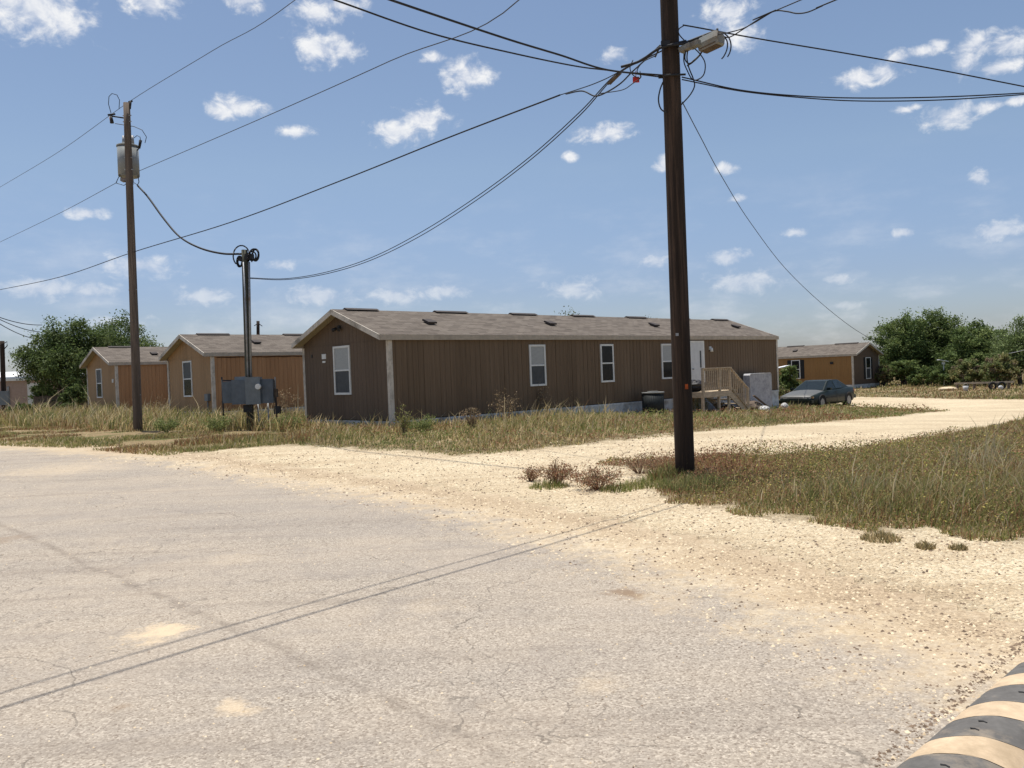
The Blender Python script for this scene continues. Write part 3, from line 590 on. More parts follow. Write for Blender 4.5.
a, b = onend(865.5, 358), onend(870.5, 379); window(hR, 'y', a[0], a[0]+.8, b[1]+.1, 1.75, LR, 1, M_GLASS, M_SCREEN, True)
a = onside(832, 363); m = MB(); m.box(a[0]-.12, a[0]+.12, -.12, -.013, a[1]-.1, a[1]+.08); m.build('wall_lamp', M_DARK, hR)
m = MB(); m.tube([(LR-10.4, 2.2, 2.8), (LR-10.4, 2.2, 4.0)], .07, 8); m.build('vent_pipe', M_DARK, hR)
# -------- porch
pt = thing('wooden_porch', 'weathered wooden porch with railing and stairs at the white door', 'porch', tuple(A0), TH)
px0, px1, py0, zt_ = 13.55, 15.45, -1.42, .60
m = MB()
k = px0
for i in range(17): m.box(k, k+.135, py0, -.06, zt_-.035, zt_); k += .1415
m.build('deck', M_LUMBER, pt)
m = MB(); m.box(px0, px1, py0-.04, py0-.002, zt_-.22, zt_-.002); m.box(px1+.002, px1+.04, py0-.04, -.1, zt_-.22, zt_-.038); m.box(px0-.04, px0-.002, py0-.04, -.1, zt_-.22, zt_-.002); m.build('rim_joist', M_LUMBER, pt)
for xx in (px0+.02, (px0+px1)/2+.18, px1-.06):
    for yy in (py0+.05, -.15):
        m = MB(); m.box(xx-.045, xx+.045, yy-.045, yy+.045, -1.0, zt_-.04); m.build('post', M_LUMBER, pt)
m = MB(); rt = 1.53
m.box(px0-.04, px1+.05, py0-.07, py0+.05, rt-.035, rt); m.box(px0, px1, py0-.02, py0+.02, rt-.12, rt-.036); m.box(px0, px1, py0-.02, py0+.02, zt_+.07, zt_+.15)
for xx in (px0, (px0+px1)/2+.18, px1): m.box(xx-.045, xx+.045, py0-.046, py0+.044, zt_, rt-.036)
x = px0+.12
while x < px1-.08: m.box(x, x+.034, py0-.056, py0-.021, zt_+.04, rt-.05); x += .135
m.build('railing', M_LUMBER, pt)
m = MB(); run = .27; nst = 4; zg = -.32
for i in range(nst): m.box(px1+.04+run*i, px1+.04+run*(i+1)+.02, py0+.06, -.25, zt_-.19*(i+1)-.04, zt_-.19*(i+1))
m.build('stair_tread', M_LUMBER, pt)
end = px1+.04+run*(nst+.4); zend = zt_-.19*(nst+.9)
for yy in (py0+.02, -.25):
    m = MB(); m.bar((px1+.04, yy, zt_-.16), (end, yy, zend), .04, .26); m.build('stringer', M_LUMBER, pt)
m = MB(); yy = py0-.02
m.bar((px1-.02, yy, rt-.02), (end+.1, yy, rt-.02-.19*(nst+.9)), .11, .035); m.bar((px1, yy, zt_+.12), (end, yy, zt_+.12-.19*(nst+.7)), .04, .08)
for i in range(8):
    xx = px1+.12+i*.14; zz = (xx-px1)/(end-px1)*(.19*(nst+.8)); m.box(xx, xx+.034, yy-.056, yy-.021, zt_+.04-zz, rt-.06-zz)
m.box(end-.02, end+.07, yy-.046, yy+.044, -.8, rt-.19*(nst+.6)); m.build('stair_railing', M_LUMBER, pt)
def loc(x, y, z=0): return A0+D1*x+D2*y+np.array([0, 0, z])
def blob(name, mat, label, cat, p, sx_, sy_, sz, seed=1, seg=10, group=None):
    rg = np.random.default_rng(seed); m = MB(); P = []
    for i in range(seg+1):
        ph = pi*i/seg
        for j in range(seg*2):
            a = 2*pi*j/(seg*2); k = 1+.22*(rg.random()-.5); P.append((sx_*sin(ph)*cos(a)*k, sy_*sin(ph)*sin(a)*k, sz*(1-cos(ph))*.5*(1+.08*rg.random())))
    n = seg*2; m.poly(P, [(i*n+j, (i+1)*n+j, (i+1)*n+(j+1) % n, i*n+(j+1) % n) for i in range(seg) for j in range(n)], 0, False)
    o = m.build(name, mat, None, tuple(p)); return tag(o, label, cat, group)
blob('trash_bag', M_BLACKBAG, 'black rounded bag lying on the porch deck behind the railing', 'bag', loc(13.9, -.8, zt_), .5, .35, .45, 3)
# condenser
ac = thing('air_conditioner', 'dark outdoor air conditioner drum by the skirting of the long home', 'air conditioner', (0, 0, 0)); p = loc(11.25, -.75); p[2] = float(hgt(p[0], p[1])); ac.location = p
m = MB(); m.cyl((0, 0, .05), .40, .80, 28); m.build('casing', M_AC, ac)
m = MB()
for i in range(30): a = 2*pi*i/30; m.box(.402*cos(a)-.006, .402*cos(a)+.006, .402*sin(a)-.006, .402*sin(a)+.006, .1, .82)
m.build('grille', M_DARK, ac); m = MB(); m.cyl((0, 0, .852), .43, .05, 28); m.cyl((0, 0, .904), .2, .03, 20); m.build('lid', M_ACTOP, ac); m = MB(); m.box(-.45, .45, -.45, .45, 0, .048); m.build('base_pad', M_STEEL, ac)
# mattress leaning near the end of the long home
mt = thing('mattress', 'pale stained mattress standing on edge against the long home', 'mattress', tuple(A0), TH)
def rbox(x0, x1, y0, y1, z0, z1, b, mi=0):
    me = MB(); xs = [(x0+b, x1-b), (x0, x1)]; 
    pr = [(x0+b, z0), (x1-b, z0), (x1, z0+b), (x1, z1-b), (x1-b, z1), (x0+b, z1), (x0, z1-b), (x0, z0+b)]; P = [(a, y0, c) for a, c in pr]+[(a, y1, c) for a, c in pr]
    me.poly(P, [tuple(range(8)), tuple(range(15, 7, -1))]+[(i, i+8, (i+1) % 8+8, (i+1) % 8) for i in range(8)]); return me
yb_ = -.42
rbox(18.1, 19.9, yb_-.30, yb_, -.6, 1.20, .07).build('padding', M_MAT, mt)
for yy in (yb_-.303, yb_+.003):
    m = MB(); m.tube([(18.17, yy, -.59), (19.83, yy, -.59), (19.893, yy, -.53), (19.893, yy, 1.13), (19.83, yy, 1.193), (18.17, yy, 1.193), (18.107, yy, 1.13), (18.107, yy, -.53), (18.17, yy, -.59)], .014, 5); m.build('piping', M_BAG, mt)
def gp(px, py, dz=0): p = gnd(px, py); p[2] += dz; return p
def lp(x, y, dz=0): p = loc(x, y); p[2] = float(hgt(p[0], p[1]))+dz; return p
m = MB(); q = lp(18.7, -1.5); e1 = np.array(lp(17.9, -1.0, .75))-q; m.bar((0, 0, .02), e1, .16, .04); tag(m.build('plank', M_FENCE, None, q), 'dark plank propped up beside the mattress', 'plank')
m = MB(); q = lp(19.8, -1.6); e1 = np.array(lp(18.5, -1.9, .18))-q; m.bar((0, 0, .05), e1, .2, .03); tag(m.build('plank', M_LUMBER, None, q), 'pale plank lying flat on the trash pile', 'plank')
blob('plastic_bag', M_BAG, 'bright white plastic bag on the grass at the stair foot', 'bag', lp(17.5, -1.7), .24, .2, .30, 5)
blob('plastic_bag', M_BAG, 'crumpled white bag at the left foot of the mattress', 'bag', lp(18.2, -1.1), .18, .18, .34, 6)
blob('plastic_bag', M_BAG, 'small white bag between mattress and car', 'bag', lp(20.45, -1.0), .17, .15, .36, 8)
blob('cloth_heap', M_FENCE, 'brown heap of rags between the stairs and the mattress', 'rags', lp(18.0, -.8), .5, .4, .5, 9)
blob('cloth_heap', M_RUST, 'reddish heap lying under the porch stairs', 'rags', lp(16.2, -.8), .35, .3, .35, 10)

# weeds by the long home
for i, (px_, py_, h, rd, lb) in enumerate(((506, 424, 1.25, .55, 'tall brown dry weed against the long home, leftmost below its first side window'), (536, 420, 1.5, .6, 'tall brown dry weed right under the first side window of the long home'),
        (560, 419, 1.1, .7, 'brown dry weed to the right of the first side window'), (584, 417, 1.35, .5, 'thin brown weed in front of the second side window'), (405, 437, .85, .25, 'green tall weed at the near corner of the long home'),
        (473, 430, .75, .3, 'dark upright weed between near corner and brown weeds'), (288, 424, 1.5, .5, 'brown dry weed rising between the meter boxes and the long home'), (160, 420, 1.3, .5, 'dry brown weed in front of the leftmost brown home'),
        (700, 415, .9, .5, 'olive weed under the porch'), (720, 414, .8, .4, 'dead brown weed under the porch between its posts'))):
    weed('dry_weed', lb, gnd(px_, py_), h, rd, 20, BRN if 'green' not in lb and 'olive' not in lb else GRN, (.15, .11, .07), 420, .028, group='weeds by the homes')

# ------------------------------------------------------------------ trees
def tree(name, label, base, h, rx, ry, seed, nclump, leaf, cols, per=46, low=.12, cat='tree', group=None, lobes=9, flat=False):
    rg = np.random.default_rng(seed); base = np.array(base, float); t = thing(name, label, cat, base, 0, group)
    tr = MB(); L = []
    for i in range(lobes):
        a = 2*pi*i/lobes+rg.uniform(-.4, .4); q = rg.uniform(.25, .68); zc = h*rg.uniform(.18, .76)
        L.append((rx*q*cos(a), ry*q*sin(a), zc, rg.uniform(.30, .50)*rx, rg.uniform(.30, .50)*ry, rg.uniform(.16, .25)*h))
    L.append((0, 0, h*.76, rx*.36, ry*.36, h*.22)); L.append((rx*.1, 0, h*.5, rx*.5, ry*.5, h*.3))
    for k in range(3):
        a = rg.uniform(0, 6.28); b = np.array([.12*cos(a), .12*sin(a), 0]); tr.tube([b+[0, 0, -.3], b*1.5+[0, 0, h*.15], np.array([rx*.12*cos(a), ry*.12*sin(a), h*.34])], [.16*h/6, .12*h/6, .09*h/6], 7)
        for lo in L[k::3]:
            tr.tube([(rx*.12*cos(a), ry*.12*sin(a), h*.32), (lo[0]*.6, lo[1]*.6, lo[2]*.75), (lo[0], lo[1], lo[2]+lo[5]*.4)], [.075*h/6, .05*h/6, .015], 5)
    tr.build('trunk', M_BARK, t)
    C = []; B = []
    while len(C) < nclump:
        lo = L[rg.integers(len(L))]; d = rg.normal(size=3); d /= np.linalg.norm(d); rad = rg.uniform(.45, 1.08)**.6 if rg.random() < .85 else rg.uniform(1.0, 1.3)
        p = np.array([lo[0]+d[0]*lo[3]*rad, lo[1]+d[1]*lo[4]*rad, lo[2]+d[2]*lo[5]*rad])
        if p[2] < h*low or p[2] > h*1.02: continue
        C.append(p); B.append(rg.uniform(.7, 1.3))
    # twigs poking out
    for k in range(26):
        lo = L[rg.integers(len(L))]; d = rg.normal(size=3); d[2] = abs(d[2]); d /= np.linalg.norm(d)
        for s_ in (1.0, 1.12, 1.24): C.append(np.array([lo[0]+d[0]*lo[3]*s_, lo[1]+d[1]*lo[4]*s_, min(lo[2]+d[2]*lo[5]*s_*1.05, h*1.07)])); B.append(1.15)
    C = np.array(C); B = np.array(B); n = len(C)*per; c = np.repeat(C, per, 0); cr_ = np.repeat(rg.uniform(.5, 1.25, len(C)), per)[:, None]*h*.045
    off = rg.normal(size=(n, 3))*cr_*np.array([1, 1, .75]); c = c+off
    a = rg.normal(size=(n, 3)); a[:, 2] -= .3; a /= np.linalg.norm(a, axis=1)[:, None]; b = np.cross(a, rg.normal(size=(n, 3))+np.array([0, 0, 1.2])); b /= np.linalg.norm(b, axis=1)[:, None]; s = leaf*rg.uniform(.5, 1.4, (n, 1))
    cols = np.array(cols); ci = rg.integers(0, len(cols), len(C)); tint = np.repeat(cols[ci]*B[:, None], per, 0)*rg.uniform(.75, 1.3, (n, 1))
    c[:, 2] = np.maximum(c[:, 2], .05)
    quads('crown', np.stack([c-a*s, c-b*s*.5, c+a*s, c+b*s*.5], 1), tint, M_LEAF, t); return t
GT = [(.085, .125, .04), (.11, .15, .048), (.145, .185, .065), (.07, .10, .032)]
GD = [(.10, .145, .045), (.13, .175, .055), (.17, .21, .07), (.08, .115, .035)]
def tb(px, y): P = at(px, 400, y); return (P[0], P[1], float(hgt(P[0], P[1])))
tree('broad_tree', 'big round green tree behind the leftmost brown home, front half', tb(66, 56), 6.3, 3.9, 3.2, 21, 620, .085, GT, 52, .06)
tree('broad_tree', 'right lobe of green trees just above the leftmost home roof', tb(124, 60), 6.8, 4.1, 3.0, 22, 620, .085, GT, 52, .1)
GRT = 'trees behind the lot on the right'
tree('mesquite_tree', 'dark green tree touching the right end of the golden home', tb(905, 73), 5.9, 3.4, 3.0, 31, 440, .10, GD, 50, .05, group=GRT)
tree('mesquite_tree', 'tallest dark tree in the middle of the right hand row', tb(936, 74), 6.5, 4.1, 3.2, 32, 560, .10, GD, 50, .05, group=GRT)
tree('mesquite_tree', 'lower dark tree right of the tallest one', tb(974, 70), 5.0, 3.6, 2.8, 33, 440, .10, GD, 50, .04, group=GRT)
tree('mesquite_tree', 'lighter feathery tree at the right edge of the photo', tb(1022, 62), 4.7, 3.0, 2.6, 34, 420, .075, [(.16, .21, .08), (.20, .25, .10), (.13, .17, .06)], 44, .04, group=GRT)
tree('mesquite_tree', 'rightmost dark green tree, cut off by the photo edge', tb(1062, 66), 4.8, 3.2, 2.4, 35, 300, .10, GD, 44, .04, group=GRT)
BR = [(.16, .18, .07), (.27, .25, .11), (.22, .17, .11), (.13, .16, .055)]
for i, (px_, y_, h, r_, lb) in enumerate(((886, 70, 1.9, 1.3, 'yellow green bush by the corner of the golden home'), (968, 63, 2.1, 1.6, 'olive bush in front of the dark trees behind the long board'), (1000, 60, 2.3, 1.7, 'brownish bush below the feathery tree'), (930, 66, 1.6, 1.8, 'low bush at the foot of the tallest dark tree'), (908, 69, 2.2, 1.8, 'dense low bush at the foot of the tree by the golden home'), (950, 68, 2.4, 1.9, 'dense dark bush between the two middle right trees'), (985, 65, 2.6, 1.9, 'dense dark bush behind the dark tyres'))):
    tree('bush', lb, tb(px_, y_), h, r_, r_*.8, 50+i, 120, .08, BR if i < 4 and i != 3 else GD, 40, .03, 'bush', 'bushes before the right trees', 6)
tree('bush', 'dark green bush under the window of the golden home, behind the car', tb(789, 58), 2.1, 1.15, 1.0, 60, 130, .07, GD, 46, .02, 'bush', None, 6)
tree('bush', 'dry olive bush between the mattress and the dark bush', tb(778, 50), 1.0, .7, .7, 61, 60, .05, BR, 40, .02, 'bush', None, 5)
tree('bush', 'small green bush at the foot of the big left tree, near the pale trailer', tb(22, 42), .9, .9, .9, 62, 90, .05, GT, 40, .02, 'bush', None, 6)
tree('bush', 'leafy green bush in the grass in front of the big left tree', tb(62, 46), .8, 1.8, .9, 63, 110, .055, GT, 40, .02, 'bush', None, 6)
tree('bush', 'added shrub filling in the dark under the big left tree, beside the leftmost brown home', tb(74, 53.5), 2.3, 1.3, 1.0, 71, 130, .07, GT, 42, .02, 'bush', None, 6)  # this shrub and the next are added to make the dark below the crown
tree('bush', 'added shrub filling in the dark under the left edge of the big left tree', tb(46, 58.5), 2.1, 1.3, 1.0, 72, 110, .07, GT, 42, .02, 'bush', None, 6)
for i, (px_, y_, h, r_, lb) in enumerate(((217, 25.2, .55, .5, 'green leafy clump in the grass just left of the meter boxes'), (285, 24.6, .5, .6, 'green leafy clump between the meter boxes and the long home'), (165, 26.5, .5, .45, 'small green clump in the grass right of the left tall pole'), (40, 36, .6, .8, 'pale green clump at the left end of the grass band'), (420, 21.6, .5, .45, 'green leafy clump in front of the near corner of the long home'))):
    weed('weed_clump', lb, tb(px_, y_), h*1.1, r_*1.1, 34, [(.20, .24, .08), (.27, .30, .11), (.16, .19, .06)], (.2, .2, .08), 900, .032, group='green clumps in the grass band')
tree('thin_tree', 'sparse tree top showing over the roof of the long home, left one', tb(577, 66), 6.9, 1.9, 1.6, 64, 90, .08, [(.14, .17, .09), (.2, .2, .12)], 16, .5, 'tree', None, 6)
tree('thin_tree', 'small sparse tree top over the roof of the long home beside the near pole', tb(651, 70), 6.9, 1.0, 1.0, 65, 30, .07, [(.14, .17, .09), (.2, .2, .12)], 16, .6, 'tree', None, 5)
# far scrub
n = 42000; a = RNG.uniform(-1.0, 1.0, n); rd = RNG.uniform(150, 240, n); x = rd*np.sin(a); y = rd*np.cos(a)
z = hgt(x, y)+RNG.random(n)**.8*(2.0+3.4*fbm(a*26, rd*.02)); aa_ = RNG.normal(size=(n, 3)); aa_ /= np.linalg.norm(aa_, axis=1)[:, None]; bb_ = np.cross(aa_, RNG.normal(size=(n, 3))); bb_ /= np.linalg.norm(bb_, axis=1)[:, None]; s = .55*RNG.uniform(.5, 1.4, (n, 1)); c = np.stack([x, y, z], 1)
tag(quads('distant_scrub', np.stack([c-aa_*s, c-bb_*s*.6, c+aa_*s, c+bb_*s*.6], 1), palette(n, GD+[(.1, .11, .06)], [1]*5), M_LEAF), 'far off belt of green scrub along the horizon', 'scrub', kind='stuff')

# ------------------------------------------------------------------ utility poles
def pole_mesh(b, tp, r0, r1, parent, name='post', mat=M_POLE, seg=22):
    m = MB(); b = np.array(b, float); tp = np.array(tp, float); pts = []; rs = []
    for i in range(13):
        t_ = i/12; pts.append(b+(tp-b)*t_); rs.append(r0+(r1-r0)*t_)
    m.tube(pts, rs, seg); return m.build(name, mat, parent)
FB = gnd(685.3, 481); FD = FB[1]
f1 = at(668.8, 0, FD); k = (11.3-FB[2])/(f1[2]-FB[2]); FT = FB+(f1-FB)*k
fp = thing('utility_pole', 'near dark brown wooden utility pole standing in the weeds', 'utility pole', FB, 0, 'utility poles')
pole_mesh((0, 0, -.6), FT-FB, .139, .112, fp)
def fpos(py): # point on the pole axis at image row py
    t_ = (481-py)/481; return FB+(f1-FB)*t_
m = MB(); p1 = fpos(386)-FB; m.obox(p1+np.array([.035, -.135, 0]), (1, 0, 0), (0, 1, 0), (0, 0, 1), .022, .004, .036); m.build('paint_mark', M_ORANGE, fp)
m = MB(); p1 = fpos(334)-FB; m.obox(p1+np.array([-.07, -.125, 0]), (1, 0, 0), (0, 1, 0), (0, 0, 1), .02, .004, .02); m.build('tag_plate', M_STEEL, fp)
m = MB(); m.tube([np.array([-.03, -.136, 0]), (fpos(200)-FB)+np.array([-.03, -.128, 0]), (f1-FB)+np.array([-.03, -.121, 0])], .006, 5); m.build('ground_wire', M_POLE, fp)
m = MB(); q = fpos(49)-FB
m.tube([q+[-.20, -.12, -.02], q+[.20, -.12, .06]], .02, 6); m.tube([q+[-.19, -.17, -.04], q+[-.19, .15, -.04]], .012, 6); m.obox(q+[-.10, -.15, .03], (1, 0, 0), (0, 1, 0), (0, 0, 1), .06, .02, .03)
q2 = fpos(78)-FB; m.tube([q2+[-.17, -.14, 0], q2+[.17, -.14, 0]], .015, 6); m.tube([q2+[-.2, -.1, 0], q2+[-.14, -.1, 0]], .03, 6); m.build('cable_bracket', M_DARK, fp)
for tt, yy in ((10.9, 0), (9.9, .1)):
    m = MB(); q3 = (FT-FB)*((tt-FB[2])/(FT[2]-FB[2])); m.cyl(q3+[0, -.16, -.06], .05, .12, 10); m.build('insulator', M_PORCELAIN, fp)
# left pole
LD = 28.4; t_ = at(138, 431, LD); LB = np.array([t_[0], t_[1], float(hgt(t_[0], t_[1]))]); LT = at(126.6, 103, LD)
lpole = thing('utility_pole', 'tall weathered grey pole at left carrying a transformer', 'utility pole', LB, 0, 'utility poles')
pole_mesh((0, 0, -.5), LT-LB, .155, .108, lpole, mat=M_POLE_GREY)
def LP_(px, py, dy=0): return at(px, py, LD+dy)-LB
tf = MB(); c0 = LP_(129, 176, .5); tf.cyl(c0, .345, 1.0, 28); tk = tf.build('transformer', M_TANK, lpole)
m = MB(); m.cyl(c0+[0, 0, 1.0], .365, .05, 28); m.cyl(c0+[0, 0, 1.05], .25, .05, 24); m.cyl(c0+[0, 0, -.03], .33, .03, 24); m.build('lid', M_TANK, tk)
m = MB(); m.tube([c0+[-.14, 0, 1.08], c0+[-.14, 0, 1.40]], [.05, .035], 8); m.build('bushing', M_STEEL, tk); m = MB(); m.tube([c0+[.22, -.1, 1.08], c0+[.22, -.1, 1.36]], [.06, .045], 8); m.build('bushing', M_STEEL, tk)
m = MB(); q = c0+[.42, -.05, .93]; m.tube([c0+[.33, -.05, .85], q], .02, 6); m.tube([q, q+[.06, 0, .28]], [.04, .055], 8); m.build('surge_arrester', M_DARK, lpole)
m = MB(); m.tube([LP_(130, 109), LP_(130.5, 101)], [.03, .045], 8); m.tube([LP_(128.5, 102), LP_(132.5, 101)], .03, 6); m.build('insulator', M_DARK, lpole)
m = MB(); m.tube([LP_(124, 118), LP_(111, 116)], .025, 6); m.tube([LP_(111, 116), LP_(112, 123)], [.04, .07], 8); m.tube([LP_(108, 115), LP_(115, 114)], .035, 6); m.build('cutout_fuse', M_DARK, lpole)
m = MB(); m.tube([LP_(110.5, 117), LP_(111.5, 122.5)], .05, 6); m.build('fuse_barrel', M_PORCELAIN, lpole)
m = MB(); m.tube([LP_(111, 113), LP_(108.5, 104), LP_(109, 96.5), LP_(112, 93.5), LP_(117, 95), LP_(119.5, 100), LP_(119, 109)], .012, 5); m.build('jumper_wire', M_CABLE, lpole)
m = MB(); m.tube([LP_(115, 123.5), LP_(124, 125), LP_(134, 126.5), LP_(142, 130), LP_(146.5, 137), LP_(145, 143)], .012, 5); m.build('jumper_wire', M_CABLE, lpole)
m = MB(); m.tube([LP_(134, 138), LP_(137, 135.5), LP_(140, 137), LP_(141, 143)], .012, 5); m.build('jumper_wire', M_CABLE, lpole)
m = MB(); m.tube([LP_(116, 183), LP_(120, 174), LP_(123, 180), LP_(127, 183), LP_(134, 184)], .014, 5); m.build('jumper_wire', M_CABLE, lpole)
m = MB(); m.tube([LP_(116, 183), LP_(124, 185.5), LP_(130, 180), LP_(139, 186)], .012, 5); m.build('jumper_wire', M_CABLE, lpole)
m = MB(); m.tube([LP_(138, 176), LP_(139, 182), LP_(137, 186)], .014, 5); m.build('jumper_wire', M_CABLE, lpole)
m = MB(); m.obox(LP_(127, 180, .1), (1, 0, 0), (0, 1, 0), (0, 0, 1), .18, .12, .05); m.build('mounting_bracket', M_STEEL, lpole)
for py in (116, 122, 158, 170, 252, 290, 395):
    m = MB(); p = LP_(127+11*(py-100)/325, py); m.tube([p+[-.14, -.05, 0], p+[.15, -.05, 0]], .018, 6); m.build('bolt', M_STEEL, lpole)
# service pole and meter rack
SD = 26.0; t_ = at(250.5, 430, SD); SB = np.array([t_[0], t_[1], float(hgt(t_[0], t_[1]))]); ST = at(244.5, 250, SD)
sp = thing('service_pole', 'shorter greenish pole with coiled cables behind the grey meter boxes', 'service pole', SB)
pole_mesh((0, 0, -.4), ST-SB, .12, .095, sp, mat=M_POLE_GREEN, seg=16)
def SP_(px, py, dy=0): return at(px, py, SD+dy)-SB
m = MB(); m.tube([SP_(249, 262, -.05), SP_(249.6, 300, -.1), SP_(251, 377, -.1)], .035, 8); m.tube([SP_(243.5, 262, -.12), SP_(246, 320, -.12), SP_(248, 377, -.12)], .03, 8); m.build('conduit', M_STEEL, sp)
m = MB()
def ring(px, py, rx, ry, dy, n=18, a0=0, a1=2*pi): return [SP_(px+rx*cos(a0+(a1-a0)*i/n), py+ry*sin(a0+(a1-a0)*i/n), dy+.1*sin(3*i)) for i in range(n+1)]
m.tube(ring(241.5, 256, 8.3, 10.5, 0, 18, 2.3, 2.3+4.6), .022, 5); m.tube(ring(254, 254.5, 4.5, 5.5, 0), .03, 5); m.tube(ring(255.5, 255, 3.2, 5.8, .1), .03, 5); m.tube(ring(252, 256, 4.0, 4.5, -.1), .025, 5); m.tube(ring(239.5, 261.5, 2.6, 5.2, 0), .03, 5); m.tube(ring(241, 262, 3.2, 4.2, .1), .025, 5)
m.tube([SP_(241, 258), SP_(248, 253), SP_(252, 262)], .02, 5); m.build('cable_coil', M_CABLE, sp)
m = MB(); m.obox(SP_(249.5, 257), (1, 0, 0), (0, 1, 0), (0, 0, 1), .12, .1, .09); m.obox(SP_(241.5, 259), (1, 0, 0), (0, 1, 0), (0, 0, 1), .07, .08, .06); m.build('weather_head', M_DARK, sp)
rk = thing('meter_rack', 'row of four grey electric meter boxes on posts at the service pole', 'meter boxes', SB)
RDp = -.22
def rbx(x0, y0, x1, y1, d0, th_, name, mat, par=rk):
    a = SP_(x0, y1, d0); b = SP_(x1, y0, d0); m = MB(); m.box(a[0], b[0], a[1]-th_, a[1], a[2], b[2])
    # door rim + lip
    m.box(a[0]-.008, b[0]+.008, a[1]-th_-.012, a[1]-th_-.001, a[2]-.01, b[2]+.012); return m.build(name, mat, par), a, b
rbx(225, 381.5, 234.4, 402.8, RDp+.12, .16, 'meter_box', M_METER); rbx(235.2, 380, 248.2, 404, RDp, .24, 'meter_box', M_METER)
o, a, b = rbx(248.9, 377, 262, 404, RDp-.02, .26, 'meter_box', M_METER2); m = MB(); cc = SP_(258.7, 386.5, RDp-.30); m.tube([cc, cc+[0, -.10, 0]], .085, 16); m.build('meter_dial', M_FRAME, o)
rbx(263.2, 379, 274.2, 402.8, RDp+.02, .2, 'meter_box', M_METER); rbx(236, 376.8, 246.5, 380, RDp+.12, .1, 'conduit_box', M_METER2)
rbx(275.6, 389, 278, 397, RDp, .1, 'breaker_box', M_RUST); rbx(275.6, 406, 281, 413.6, RDp, .15, 'junction_box', M_DARK); rbx(245, 405, 252, 412, RDp+.02, .12, 'junction_box', M_DARK)
for px_, y0 in ((221.8, 377), (275, 377), (258, 404), (268, 403)):
    a = SP_(px_, y0, RDp+.08); m = MB(); m.tube([(a[0], a[1], -.3), a], .026, 8); m.build('rack_post', M_DARK if px_ in (221.8, 275) else M_STEEL, rk)
m = MB()
for py in (380.5, 402): m.bar(SP_(221.8, py, RDp+.1), SP_(275, py, RDp+.1), .04, .04)
m.build('rack_rail', M_DARK, rk)
# far small poles
p = tb(258, 62); t = thing('utility_pole', 'distant short pole top peeking over the tan home roof', 'utility pole', p, 0, 'utility poles'); T_ = at(258, 321, 62)-np.array(p); pole_mesh((0, 0, -.5), T_, .14, .12, t, mat=M_POLE, seg=10)
m = MB(); m.tube([T_+[-.3, 0, -.35], T_+[-.05, 0, -.2]], .03, 5); m.tube([T_+[.3, 0, -.4], T_+[.05, 0, -.2]], .03, 5); m.build('cable_end', M_CABLE, t)
p = tb(3.5, 50); t = thing('meter_pole', 'thin dark meter pole at the left edge before the pale trailer', 'meter pole', p); T_ = at(2, 341, 50)-np.array(p); pole_mesh((0, 0, -.4), T_, .14, .13, t, mat=M_POLE, seg=12)
m = MB(); q = at(4, 398, 49.8)-np.array(p); m.obox(q, (1, 0, 0), (0, 1, 0), (0, 0, 1), .30, .1, .42); m.build('meter_box', M_METER2, t); m = MB(); m.tube([T_+[.05, -.05, -.2], T_+[.3, 0, -.05], T_+[.3, 0, -.3], T_+[.1, 0, -.5]], .03, 5); m.build('cable_end', M_CABLE, t)

# ------------------------------------------------------------------ wires
def sagline(pts, n=8):
    """smooth curve through 3-D control points (Catmull-Rom)"""
    P = [np.array(p, float) for p in pts]; P = [2*P[0]-P[1]]+P+[2*P[-1]-P[-2]]; out = []
    for i in range(1, len(P)-2):
        for k in range(n):
            t = k/n; out.append(.5*((2*P[i])+(-P[i-1]+P[i+1])*t+(2*P[i-1]-5*P[i]+4*P[i+1]-P[i+2])*t*t+(-P[i-1]+3*P[i]-3*P[i+1]+P[i+2])*t**3))
    out.append(P[-2]); return out
def span(a, b, sag, n=24): a = np.array(a, float); b = np.array(b, float); return [a+(b-a)*(i/n)-np.array([0, 0, 4*sag*(i/n)*(1-i/n)]) for i in range(n+1)]
def wire(label, pts, r, mat=M_CABLE, name='overhead_wire', group='overhead wires'):
    pts = [np.array(p, float) for p in pts]; o0 = pts[0].copy(); m = MB(); m.tube([p-o0 for p in pts], r, 6); o = m.build(name, mat, None, o0); return tag(o, label, 'wire', group)
def online(px, py, P, D):   # point where the view ray meets the vertical plane through P along D
    d = ray(px, py); nrm = np.array([D[1], -D[0], 0.]); k = ((P-CAM)@nrm)/(d@nrm); return CAM+d*k
DL = (LB-FB)*np.array([1, 1, 0])
def lineplane(lst): return [online(px, py, FB, DL) for px, py in lst]
far = LB+DL*1.0
def extend(pts, D, dist, dz=0): q = pts[-1]+np.array([D[0], D[1], 0])/np.linalg.norm(D[:2])*dist; q[2] += dz; return q
L1 = lineplane([(130, 101), (212, 50), (295, -1)]); a1 = LT+np.array([0, 0, .05]); topF = FT+np.array([0, 0, -.35])
w = sagline([online(-4, 189.5, LB, DL), online(60, 151, LB, DL), LP_(130.3, 101)+LB, online(212, 51, FB, DL), online(295, 0, FB, DL), topF, topF-DL*.6+np.array([0, 0, -.2])])
wire('thin top power wire running over the top of the left pole', w, .009, M_WIRE)
mid = FT+np.array([0, .12, -1.4])
w = sagline([online(-4, 244, LB, DL), online(60, 213, LB, DL), LP_(116, 183)+LB]); wire('lower power wire leaving the transformer towards the left edge', w, .010, M_WIRE)
w = sagline([LP_(139, 171, .2)+LB, online(260, 119, FB, DL), online(390, 61, FB, DL), online(520, -1, FB, DL), mid, mid-DL*.6]); wire('neutral wire rising from the transformer to the top middle of the photo', w, .010, M_WIRE)
A3 = fpos(60)+np.array([-.16, 0, 0])
